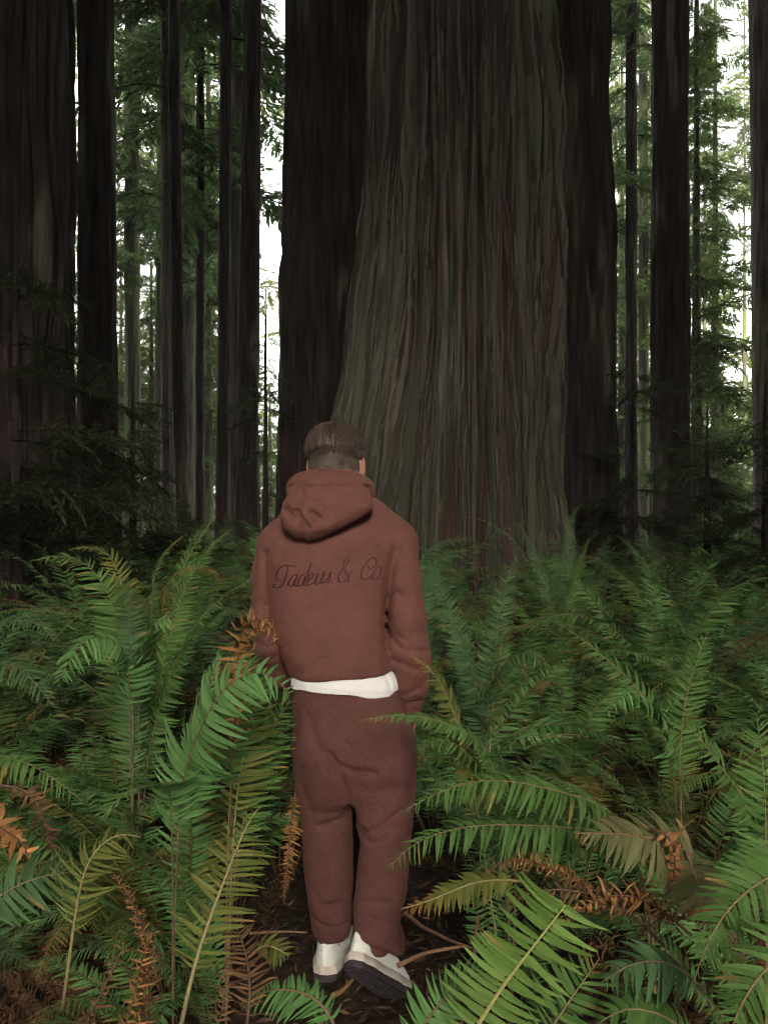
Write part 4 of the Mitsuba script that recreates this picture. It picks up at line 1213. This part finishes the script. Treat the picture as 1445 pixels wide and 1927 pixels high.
    yc = np.interp(zc, [1.34, 1.40, 1.46, 1.52, 1.58], [2.865, 2.862, 2.875, 2.905, 2.93])
    hd = np.interp(zc, [1.34, 1.40, 1.48, 1.55, 1.58], [.035, .058, .068, .055, .04])
    q1 = np.maximum(d2 + .040, 0)[:, None, :]
    q2 = np.maximum(np.abs(p[..., 1] - yc[:, None, :]) - (hd[:, None, :] - .040), 0)
    inner = np.minimum(np.maximum(d2[:, None, :] + .040, np.abs(p[..., 1] - yc[:, None, :]) - (hd[:, None, :] - .040)), 0)
    G.f[s] = np.minimum(G.f[s], np.sqrt(q1 * q1 + q2 * q2) + inner - .040)
    # the collar ring round the neck, open in the middle
    ring = [np.array([X(622, D0) + 0.098 * math.sin(t), 3.025 - 0.105 * math.cos(t), 1.535 - 0.022 * (1 - math.cos(t))]) for t in np.linspace(0, 2 * math.pi, 25)]
    G.chain(ring, [.030] * 25, k=0.03)
    G.capsule([X(622, D0) + .002, 3.03, 1.50], [X(622, D0), 3.02, 1.66], .066, .072, 0.012, 'cut')
    G.rough(0.004, (11, 11, 9), 8)
    for a in [([(574, 902), (571, 935), (570, 962)], .009, .005), ([(546, 915), (590, 910), (640, 909), (692, 916)], .009, .005), ([(563, 962), (573, 978), (584, 992)], .020, .007),
              ([(545, 960), (556, 972)], .018, .010), ([(590, 966), (602, 975)], .015, .010), ([(577, 990), (574, 1018)], .009, .005), ([(538, 935), (560, 930), (600, 938)], .005, .008),
              ([(600, 930), (650, 940), (690, 950)], -.003, .014), ([(600, 1000), (660, 965)], -.004, .015), ([(572, 965), (578, 985)], -.006, .004)]:
        G.crease(a[0], a[1], a[2], 2.88)
    put(PERSON + '__hoodie__hood', G.mesh(2), 'hoodie_cloth')

    # the embroidered lettering on the back: Tadeus & Co.
    def Lz(q):
        return [(490 + a / 5.352, 1030 + b / 5.352) for a, b in q]
    letters = {
        'T': [[(185, 330), (165, 290), (182, 228), (230, 186), (300, 184), (355, 192)], [(277, 190), (265, 260), (240, 340), (205, 395), (160, 408), (135, 396), (140, 375), (156, 374)]],
        'a': [[(372, 274), (332, 283), (297, 330), (283, 375), (300, 395), (330, 370), (360, 315), (378, 270)], [(378, 270), (358, 330), (348, 375), (362, 392), (384, 376)]],
        'd': [[(455, 265), (420, 280), (388, 330), (380, 375), (400, 390), (430, 352), (457, 290)], [(517, 158), (490, 225), (460, 310), (440, 372), (455, 388), (475, 372)]],
        'e': [[(482, 342), (515, 312), (536, 276), (520, 258), (495, 287), (474, 340), (480, 378), (505, 378), (532, 350)]],
        'a_2': [[(578, 256), (560, 318), (553, 360), (572, 376), (605, 342), (640, 268), (652, 240)], [(646, 258), (622, 320), (610, 354), (622, 366), (646, 346)]],
        's': [[(646, 346), (690, 292), (712, 236), (706, 290), (696, 335), (676, 356), (656, 350)]],
        'and': [[(886, 348), (880, 292), (850, 222), (838, 165), (856, 120), (880, 112), (888, 136), (860, 180), (820, 230), (790, 282), (786, 326), (806, 350), (840, 346), (880, 300), (906, 246), (932, 232)]],
        'C': [[(1088, 188), (1090, 214), (1120, 214), (1156, 184), (1170, 140), (1155, 110), (1120, 112), (1065, 160), (1025, 230), (1015, 290), (1030, 318), (1065, 320), (1106, 296), (1132, 268)]],
        'o': [[(1180, 200), (1150, 225), (1130, 280), (1136, 322), (1165, 325), (1200, 280), (1215, 220), (1196, 196), (1180, 200)]],
        'dot': [[(1226, 306), (1236, 312), (1230, 318), (1226, 308)]],
    }
    parts = []
    for name, strokes in letters.items():
        for st in strokes:
            q = np.array(Lz(st))
            c = curve(np.c_[q, np.zeros(len(q))], max(4, 5 * len(q)))[:, :2]
            # broad down strokes, thin up strokes
            dv = np.gradient(c, axis=0)
            sl = np.abs(dv[:, 1]) / (np.linalg.norm(dv, axis=1) + 1e-9)
            rad = 0.0013 + 0.0019 * sl ** 2 * (1.0 if name in ('T', 'and', 'd', 'a', 'a_2') else 0.6)
            P3 = []
            for a, b in c:
                y = 2.86
                for _ in range(3):
                    x, z = X(a, y), Zp(b, y)
                    y = H.back(x, z)
                P3.append([X(a, y), y - 0.0005, Zp(b, y)])
            P3 = np.array(P3)
            P3[1:-1, 1] = (P3[:-2, 1] + 2 * P3[1:-1, 1] + P3[2:, 1]) / 4
            rad = np.convolve(np.r_[rad[0], rad, rad[-1]], [.25, .5, .25], 'valid')
            v, f = tube(P3, rad, 6, True)
            parts.append((v, f, (0, 0, 0)))
    v, f, _ = join(parts)
    put(PERSON + '__hoodie__lettering', (v, f), 'thread')
    labels[PERSON + '__hoodie__lettering'] = {'label': 'dark maroon script embroidery across the back'}
    # white shirt band --------------------------------------------------------
    S = Field([-0.36, 2.80, 0.84], [0.10, 3.22, 1.02], 0.004)
    S.stack(rows([(1345, 552, 748, 3.0, .128), (1300, 549, 748, 3.0, .133), (1270, 551, 736, 3.0, .122), (1262, 556, 728, 3.0, .11)]), n=2.5, cap=0.006)
    s, p = S.box(S.o, S.o + S.h * (S.n - 1))
    zb = np.interp(p[..., 0], [X(548, 2.87), X(600, 2.87), X(700, 2.87), X(750, 2.87)], [Zp(1306, 2.87), Zp(1304, 2.87), Zp(1315, 2.87), Zp(1319, 2.87)])
    zb = zb + 0.0015 * np.sin(p[..., 0] * 45)
    S.f[s] = np.maximum(S.f[s], zb - p[..., 2])
    S.rough(0.0025, (34, 34, 12), 5)
    for a in [([(600, 1290), (680, 1294)], .003, .004), ([(548, 1299), (600, 1298), (700, 1309), (749, 1313)], .0025, .003), ([(725, 1276), (735, 1300)], .004, .005)]:
        S.crease(a[0], a[1], a[2], 2.87)
    put(PERSON + '__shirt', S.mesh(2), 'shirt_cloth')
    labels[PERSON + '__shirt'] = {'label': 'white shirt showing as a band below the hoodie'}
    # sweatpants ----------------------------------------------------------------
    Q = Field([-0.34, 2.66, 0.08], [0.12, 3.26, 0.95], 0.0055)
    Q.stack(rows([(1292, 558, 744, 3.0, .118), (1320, 555, 752, 3.0, .124), (1345, 553, 764, 3.0, .132), (1400, 555, 777, 3.0, .140), (1450, 556, 778, 3.0, .138), (1490, 557, 778, 3.0, .126), (1525, 562, 776, 3.0, .10)]), n=2.5, k=0.03)
    Q.stack(rows([(1400, 556, 664, 3.0, .115), (1480, 557, 664, 3.0, .112), (1530, 562, 663, 3.02, .104), (1560, 566, 663, 3.03, .100), (1640, 572, 665, 3.05, .093), (1700, 577, 664, 3.07, .088), (1745, 584, 664, 3.08, .084), (1780, 591, 656, 3.08, .070)]), n=2.4, k=0.02)
    Q.stack(rows([(1400, 668, 777, 2.99, .115), (1480, 664, 778, 2.97, .112), (1530, 664, 777, 2.96, .104), (1560, 666, 776, 2.95, .100), (1600, 679, 773, 2.935, .094), (1640, 675, 768, 2.92, .088), (1700, 669, 764, 2.90, .082),
                  (1755, 666, 754, 2.885, .076), (1775, 663, 760, 2.88, .076), (1788, 663, 763, 2.88, .075), (1806, 669, 753, 2.875, .060)]), n=2.4, k=0.02)
    Q.ball(pt(615, 1415, 2.93), (.082, .07, .085), 0.05)
    Q.ball(pt(720, 1425, 2.92), (.086, .07, .09), 0.05)
    Q.rough(0.007, (8, 8, 5), 13)
    Q.rough(0.0025, (24, 24, 14), 14)
    for a in [([(662, 1535), (655, 1490), (640, 1440), (625, 1408)], .012, .012), ([(615, 1405), (640, 1430), (670, 1442), (705, 1440)], .010, .009), ([(562, 1425), (572, 1480), (585, 1525)], .005, .012),
              ([(655, 1530), (640, 1545), (610, 1552)], .010, .010), ([(662, 1540), (690, 1555), (720, 1540), (750, 1518)], .009, .010), ([(678, 1560), (700, 1572), (725, 1562)], .007, .008),
              ([(600, 1555), (635, 1560), (655, 1545)], .006, .009), ([(690, 1600), (720, 1585), (765, 1570)], .006, .012), ([(655, 1333), (700, 1335), (745, 1342)], .004, .004), ([(655, 1333), (652, 1385), (668, 1400)], .0025, .004),
              ([(700, 1480), (735, 1470), (765, 1478)], .004, .014), ([(740, 1400), (745, 1440), (735, 1480)], .004, .010), ([(580, 1340), (600, 1390), (618, 1440)], .005, .012), ([(600, 1330), (590, 1370)], .004, .010),
              ([(585, 1752), (620, 1766), (660, 1762)], .007, .007), ([(612, 1720), (640, 1715), (658, 1735)], .006, .010), ([(590, 1680), (600, 1730)], .004, .012),
              ([(668, 1752), (695, 1748), (725, 1762), (745, 1774)], .009, .007), ([(670, 1784), (710, 1788), (755, 1784)], .008, .006), ([(690, 1672), (720, 1668), (740, 1680)], .005, .007), ([(744, 1762), (757, 1768)], -.012, .010),
              ([(700, 1700), (730, 1710), (752, 1700)], .004, .010)]:
        Q.crease(a[0], a[1], a[2], 2.93, 3.06)
    put(PERSON + '__sweatpants', Q.mesh(3), 'trouser_cloth')
    # body: one continuous figure under the clothes --------------------------------
    Bd = Field([-0.42, 2.60, 0.03], [0.16, 3.45, 1.74], 0.0048)
    Bd.stack([(0.86, X(652, 3), 3.0, .125, .085), (1.0, X(635, 3), 3.0, .12, .085), (1.2, X(622, 3), 3.0, .135, .095), (1.34, X(622, 3), 3.0, .14, .085), (1.42, X(625, 3), 3.01, .10, .07)], n=2.2)
    Bd.chain([pt(535, 1040, 3.0), pt(508, 1160, 3.01), pt(516, 1222, 3.06), pt(600, 1280, 3.25)], [.045, .038, .034, .024])
    Bd.chain([pt(735, 1040, 3.0), pt(761, 1160, 2.99), pt(768, 1230, 3.0), pt(769, 1340, 3.06)], [.045, .038, .034, .024])
    Bd.chain([[X(610, 3), 3.02, .86], [X(617, 3.04), 3.04, .48], [X(618, 3.08), 3.095, .09]], [.08, .058, .020], 0.03)
    Bd.chain([[X(695, 3), 3.0, .86], [X(722, 2.96), 2.95, .48], [-.035, 2.86, .21]], [.08, .058, .020], 0.03)
    Bd.capsule([X(617, 3.08), 3.095, .09], [X(617, 3.08) + .02, 3.20, .068], .018, .014)
    Bd.capsule([-.045, 2.852, .20], [.010, 2.885, .105], .018, .012)
    Bd.capsule([hx, 3.02, 1.40], [hx, 3.04, 1.58], .062, .058, 0.03)
    # head: skull, jaw, face features, ears
    hy = 3.05
    Bd.ball([hx, hy, hz + .000], (.079, .094, .096), 0.02)
    Bd.ball([hx, hy - .02, hz - .045], (.074, .066, .05), 0.03)
    Bd.ball([hx + .008, hy + .03, hz - .055], (.060, .070, .072), 0.03)
    Bd.ball([hx + .014, hy + .070, hz - .105], (.030, .026, .024), 0.03)
    Bd.capsule([hx + .018, hy + .098, hz - .012], [hx + .022, hy + .112, hz - .048], .009, .013, 0.015)
    for sx in (-1, 1):
        Bd.ball([hx + .016 + sx * .031, hy + .092, hz - .014], (.016, .012, .011), 0.012, 'cut')
        Bd.ball([hx + .016 + sx * .031, hy + .083, hz - .016], (.013, .011, .010), 0.006)
    Bd.ball([hx + .018, hy + .098, hz - .075], (.024, .008, .004), 0.006, 'cut')
    Bd.ball([hx + .018, hy + .096, hz - .082], (.022, .010, .007), 0.008)
    for sx, ex, ey in ((-1, X(584, D0), hy + .006), (1, X(677, D0), hy - .012)):
        c, s_ = math.cos(.35 * sx), math.sin(.35 * sx)
        Rm = np.array([[c, s_, 0], [-s_, c, 0], [0, 0, 1.0]])
        Bd.ball([ex + sx * .004, ey, hz - .024], (.012, .021, .036), 0.008, R=Rm)
        Bd.ball([ex + sx * .013, ey - .004, hz - .022], (.005, .012, .023), 0.006, 'cut', R=Rm)
    # hands
    def hand(w, down, side, palm, sgn):
        """w: wrist; down: along the fingers; side: towards the thumb; palm: the way the palm faces"""
        down, side, palm = unit(down), unit(side), unit(palm)
        Bd.capsule(w, w + down * .03, .024, .026, 0.015)
        for j in range(4):
            o = (j - 1.5) * .019
            Bd.capsule(w + down * .02 - side * o * .6, w + down * .088 - side * o, .016, .0125, 0.012)
            p0 = w + down * .090 - side * o
            ln = (.040, .046, .042, .033)[j]
            a1, a2, a3 = .45 + .06 * j, 1.0 + .08 * j, 1.5 + .1 * j
            p1 = p0 + ln * (down * math.cos(a1) + palm * math.sin(a1))
            p2 = p1 + ln * .68 * (down * math.cos(a2) + palm * math.sin(a2))
            p3 = p2 + ln * .5 * (down * math.cos(a3) + palm * math.sin(a3))
            Bd.chain([p0, p1, p2, p3], [.0095, .0088, .0082, .0072], 0.003)
        t0 = w + down * .025 + side * .022
        t1 = t0 + down * .034 + side * .022 + palm * .012
        t2 = t1 + down * .032 + side * .006 + palm * .010
        Bd.chain([t0, t1, t2], [.014, .0115, .009], 0.006)
    hand(pt(774, 1338, 3.09), np.array([-0.05, 0.75, -.6]), np.array([-.1, .5, .6]), np.array([-1, 0, 0]), 1)
    hand(pt(600, 1280, 3.25), np.array([1, .15, -.1]), np.array([0, .2, 1]), np.array([0, -1, 0.1]), -1)
    V, F = Bd.mesh(3)
    # skin, and the close cut stubble on the back and sides of the head
    ear = np.zeros(len(V), bool)
    for ex, ey in ((X(584, D0) - .004, hy + .006), (X(677, D0) + .004, hy - .012)):
        ear |= (((V - [ex, ey, hz - .024]) / [.017, .026, .042]) ** 2).sum(1) < 1
    ear &= (V[:, 0] < hx - .070) | (V[:, 0] > hx + .070)
    zl = V[:, 2] - hz
    inside = np.clip((zl + .062 + (meshkit.fbm(V * 60, 2, 1) - .5) * .02) / .03, 0, 1) * np.clip((hy + .055 - V[:, 1]) / .02, 0, 1) * ~ear
    g = meshkit.fbm(V * np.array([55, 55, 40]), 3, 2)
    stub = np.array((0.080, 0.060, 0.046)) * (0.15 + 1.6 * g[:, None])
    fade = np.clip((zl + .030) / .055, 0, 1)[:, None] ** 1.5
    stub = stub * (1 - fade) + np.array((0.045, 0.035, 0.029)) * fade
    skin = np.array((0.50, 0.26, 0.18)) * (0.93 + 0.14 * meshkit.noise(V * 40, 3)[:, None])
    C = skin * (1 - inside[:, None]) + stub * inside[:, None]
    put(PERSON + '__body', (V, F), 'skin', True, color=C)
    # hair: a cap and strands combed down from the crown
    K = Field([hx - .14, hy - .16, hz - .02], [hx + .14, hy + .15, hz + .16], 0.004)
    K.ball([hx + .001, hy + .006, hz + .030], (.091, .099, .078), 0.01)
    K.ball([hx + .001, hy + .004, hz + .008], (.086, .095, .09), 0.02)
    K.ball([hx + .012, hy + .02, hz + .045], (.062, .078, .057), 0.03)
    K.ball([hx - .03, hy - .02, hz + .045], (.044, .06, .052), 0.03)
    s, p = K.box(K.o, K.o + K.h * (K.n - 1))
    ang = np.arctan2(p[..., 0] - hx, -(p[..., 1] - hy))
    K0 = K.f.copy()
    rim = hz + .024 + 0.002 * np.sin(ang * 7 + 1) + 0.010 * (meshkit.noise(np.stack([ang * 16, ang * 0, ang * 0], -1), 6) - .5) - .030 * np.clip(np.abs(ang) - .45, 0, 1) - .012 * np.clip((ang - .7) * 3, 0, 1)
    rim = np.where(np.abs(ang) > 2.3, hz + .03, rim)
    k = .02
    c = rim - p[..., 2]
    m = np.maximum(k - np.abs(K.f[s] - c), 0) / k
    K.f[s] = np.maximum(K.f[s], c) + m * m * k * .25
    K.f[s] += (0.0055 * (meshkit.fbm(np.stack([ang * 11, p[..., 2] * 8, ang * 0], -1), 2, 4) - .5)).astype(np.float32)
    KV, KF = K.mesh(2)
    hair_c = np.array((0.058, 0.039, 0.030))
    parts = [(KV, KF, hair_c * (0.7 + 0.6 * meshkit.noise(np.stack([np.arctan2(KV[:, 0] - hx, hy - KV[:, 1]) * 14, KV[:, 2] * 20, KV[:, 1] * 0], -1), 5)[:, None]))]
    crown = np.array([hx + .012, hy - .055, hz + .098])
    for i in range(1300):
        a = r.uniform(-2.6, 2.6)
        st, en = r.uniform(0.0, .6), r.uniform(.80, 1.10)
        pts = []
        sway = r.normal(0, .10)
        for t in np.linspace(st, en, 7):
            # direction from near the crown out to the rim, on the cap's ellipsoid
            phi = a * min(1, .25 + 1.1 * t) + sway * t
            th = .30 + 1.14 * t
            d = np.array([math.sin(phi) * math.sin(th), -math.cos(phi) * math.sin(th), math.cos(th)])
            o = np.array([hx + .002, hy + .004, hz + .018])
            lo, hi = .05, .14
            for _ in range(12):
                mid_ = (lo + hi) / 2
                q = o + d * mid_
                ii = np.clip(((q - K.o) / K.h).astype(int), 0, K.n - 1)
                if K0[tuple(ii)] < 0:
                    lo = mid_
                else:
                    hi = mid_
            pts.append(o + d * (lo + .0004 + .0012 * r.uniform()))
        v, f = tube(np.array(pts), np.linspace(.0008, .0004, 7), 3)
        parts.append((v, f, hair_c * r.uniform(.75, 1.3) * np.array([1, r.uniform(.95, 1.05), r.uniform(.9, 1.1)])))
    for i in range(700):   # short hairs running from the rim down into the clipped part
        a = r.uniform(-1.9, 1.9)
        P3 = []
        z0, ln = hz + .040 - .026 * max(abs(a) - .45, 0), r.uniform(.012, .034)
        a1 = a + r.normal(0, .06)
        for t in np.linspace(0, 1, 5):
            z = z0 - ln * t
            q = math.sqrt(max(1 - ((z - hz) / .098) ** 2, .2))
            aa = a + (a1 - a) * t
            P3.append([hx + .0805 * q * math.sin(aa), hy - .0965 * q * math.cos(aa) - (.002 if t < .5 else 0), z])
        v, f = tube(np.array(P3), np.linspace(.0010, .0003, 5), 3)
        parts.append((v, f, hair_c * r.uniform(.6, 1.2)))
    v, f, c = join(parts)
    put(PERSON + '__hair', (v, f), 'hair_strand', True, color=c)
    labels[PERSON + '__hair'] = {'label': 'dark brown bowl of hair above a close cut back of the head'}


make_person()


# ------------------------------------------------------------------ shoes
bsdf('shoe_leather', {'type': 'principled', 'base_color': rgb(0.78, 0.79, 0.74), 'roughness': 0.5, 'specular': 0.4})
bsdf('shoe_midsole', {'type': 'principled', 'base_color': rgb(0.58, 0.52, 0.48), 'roughness': 0.6})
bsdf('shoe_sole', {'type': 'principled', 'base_color': rgb(0.045, 0.035, 0.042), 'roughness': 0.7})
bsdf('shoe_lining', {'type': 'principled', 'base_color': rgb(0.020, 0.045, 0.042), 'roughness': 0.85})
bsdf('shoe_stripe', {'type': 'principled', 'base_color': rgb(0.86, 0.86, 0.86), 'roughness': 0.3})
bsdf('sock', {'type': 'principled', 'base_color': rgb(0.42, 0.41, 0.46), 'roughness': 0.95})


def shoe(suffix, origin, fwd, up, label, ankle, stripe=1, size=1.12):
    """Built heel at the origin, toe along +y, then turned so that the toe points along fwd."""
    fwd = unit(fwd)
    right = unit(np.cross(fwd, up))
    upv = np.cross(right, fwd)
    M = np.stack([right, fwd, upv], 1) * size
    key = PERSON + '__shoe' + suffix
    labels[key] = {'label': label}

    def place(mesh):
        return mesh[0] @ M.T + np.asarray(origin), mesh[1]

    def width(y):
        return np.interp(y, [-.035, -.02, .02, .08, .14, .19, .225, .25], [.004, .026, .036, .036, .042, .044, .034, .006])

    def shift(y):
        return np.interp(y, [-.03, .06, .13, .25], [0, 0, .004, -.006])
    F = Field([-.07, -.06, -.02], [.07, .28, .13], 0.0035)

    def body(p):
        y = p[..., 1]
        w = width(y) - np.interp(p[..., 2], [.03, .06, .10], [0, .003, .010])
        top = np.interp(y, [-.03, .0, .05, .085, .12, .17, .22, .25], [.108, .106, .098, .100, .090, .070, .054, .030])
        d = np.maximum(np.abs(p[..., 0] - shift(y)) - w, np.maximum(p[..., 2] - top, .024 - p[..., 2]))
        return d * .8
    F.put([-.07, -.06, -.02], [.07, .28, .13], body, .004)
    F.f = np.minimum(F.f, 0.2)
    # round the edges by blurring the field
    from scipy.ndimage import gaussian_filter
    F.f = gaussian_filter(F.f, 2.2)
    F.ball([0, .036, .122], (.027, .040, .040), 0.006, 'cut')
    # seams of the heel counter and the toe cap
    s, p = F.box(F.o, F.o + F.h * (F.n - 1))
    for y0, sl in ((.075, .35), (.155, -.5)):
        F.f[s] += (0.0022 * np.exp(-((p[..., 1] - y0 - sl * (p[..., 2] - .06)) / .003) ** 2)).astype(np.float32)
    F.f[s] += (0.0018 * np.exp(-((p[..., 2] - .074) / .003) ** 2) * (p[..., 1] < .04)).astype(np.float32)
    put(key + '__upper', place(F.mesh(2)), 'shoe_leather')

    def slab(z0, z1, grow, name, mat, wave=0.0):
        ys = np.linspace(-.034, .249, 60)
        left = np.stack([shift(ys) - width(ys) - grow, ys], 1)
        rightp = np.stack([shift(ys) + width(ys) + grow, ys], 1)[::-1]
        from shapely import Polygon
        pg = Polygon(np.vstack([left, rightp])).buffer(.004).buffer(-.002)
        m = trimesh.creation.extrude_polygon(pg, z1 - z0, engine='earcut')
        v = np.array(m.vertices)
        v[:, 2] += z0
        v[:, 2] += np.interp(v[:, 1], [-.04, -.01, .17, .25], [.004, 0, 0, .016])
        put(key + '__' + name, place((v, np.array(m.faces))), mat, 40)
    slab(.012, .034, .0035, 'midsole', 'shoe_midsole')
    slab(-.006, .012, .0025, 'outsole', 'shoe_sole')
    # tread blocks under the outsole
    tr = []
    for y in np.arange(-.02, .235, .017):
        for x in (-.66, -.22, .22, .66):
            b = trimesh.creation.box([.012, .011, .005])
            v = np.array(b.vertices) + [shift(y) + x * width(y), y, -.0083 + float(np.interp(y, [-.04, -.01, .17, .25], [.004, 0, 0, .016]))]
            tr.append((v, np.array(b.faces), (0, 0, 0)))
    v, f, _ = join(tr)
    put(key + '__tread', place((v, f)), 'shoe_sole', False)
    labels[key + '__tread'] = {'kind': 'stuff'}
    # dark padded collar
    ring = np.array([[.024 * math.sin(t), .030 - .050 * math.cos(t), .099 - .005 * math.cos(2 * t)] for t in np.linspace(0, 2 * math.pi, 33)])
    put(key + '__collar', place(tube(ring, .0065, 8)), 'shoe_lining')
    a0, a1 = place((np.array([[0, .034, .055], [0, .032, .095]]), None))[0]
    sk = tube(curve([a0, a1, np.asarray(ankle)], 8), .036, 20, True)
    put(key + '__sock', sk, 'sock')
    # tongue and laces
    tg = tube(np.array([[0, .075, .078], [0, .072, .100], [0, .062, .125]]), np.array([.020, .021, .017]), 10, True)
    put(key + '__tongue', place((tg[0] * [1, .45, 1] + [0, .042, 0], tg[1])), 'shoe_leather')
    lc = []
    for k in range(4):
        y = .085 + .020 * k
        z = float(np.interp(y, [.085, .12, .17], [.097, .089, .072]))
        lc.append((*tube(np.array([[-.024, y, z - .012], [-.012, y + .004, z], [.012, y + .008, z], [.024, y + .010, z - .012]]), .0026, 6, True), (0, 0, 0)))
    v, f, _ = join(lc)
    put(key + '__lace', place((v, f)), 'shoe_leather')
    labels[key + '__lace'] = {'kind': 'stuff'}
    # reflective stripe on the midsole's outer side
    b = curve([[stripe * .0415, .105, .044], [stripe * .047, .145, .041], [stripe * .0475, .185, .039]], 14)
    v, f = tube(b, .008, 6, True)
    v[:, 0] = (v[:, 0] - stripe * .044) * .3 + stripe * .0462
    put(key + '__stripe', place((v, f)), 'shoe_stripe')


gl = float(ground_z(X(616, 3.08), 3.08))
shoe('', [X(614, 3.06), 3.06, gl + .030], [.14, 1, 0.0], [0, 0, 1], 'pale left shoe flat on the soil, seen from the heel', [X(620, 3.08), 3.09, .20])
shoe('_001', [-.074, 2.785, .168], [.52, .58, -.62], [.16, .70, .66], 'pale right shoe tipped up on its toe, dark sole showing', [X(708, 2.88), 2.885, .24], size=1.03)
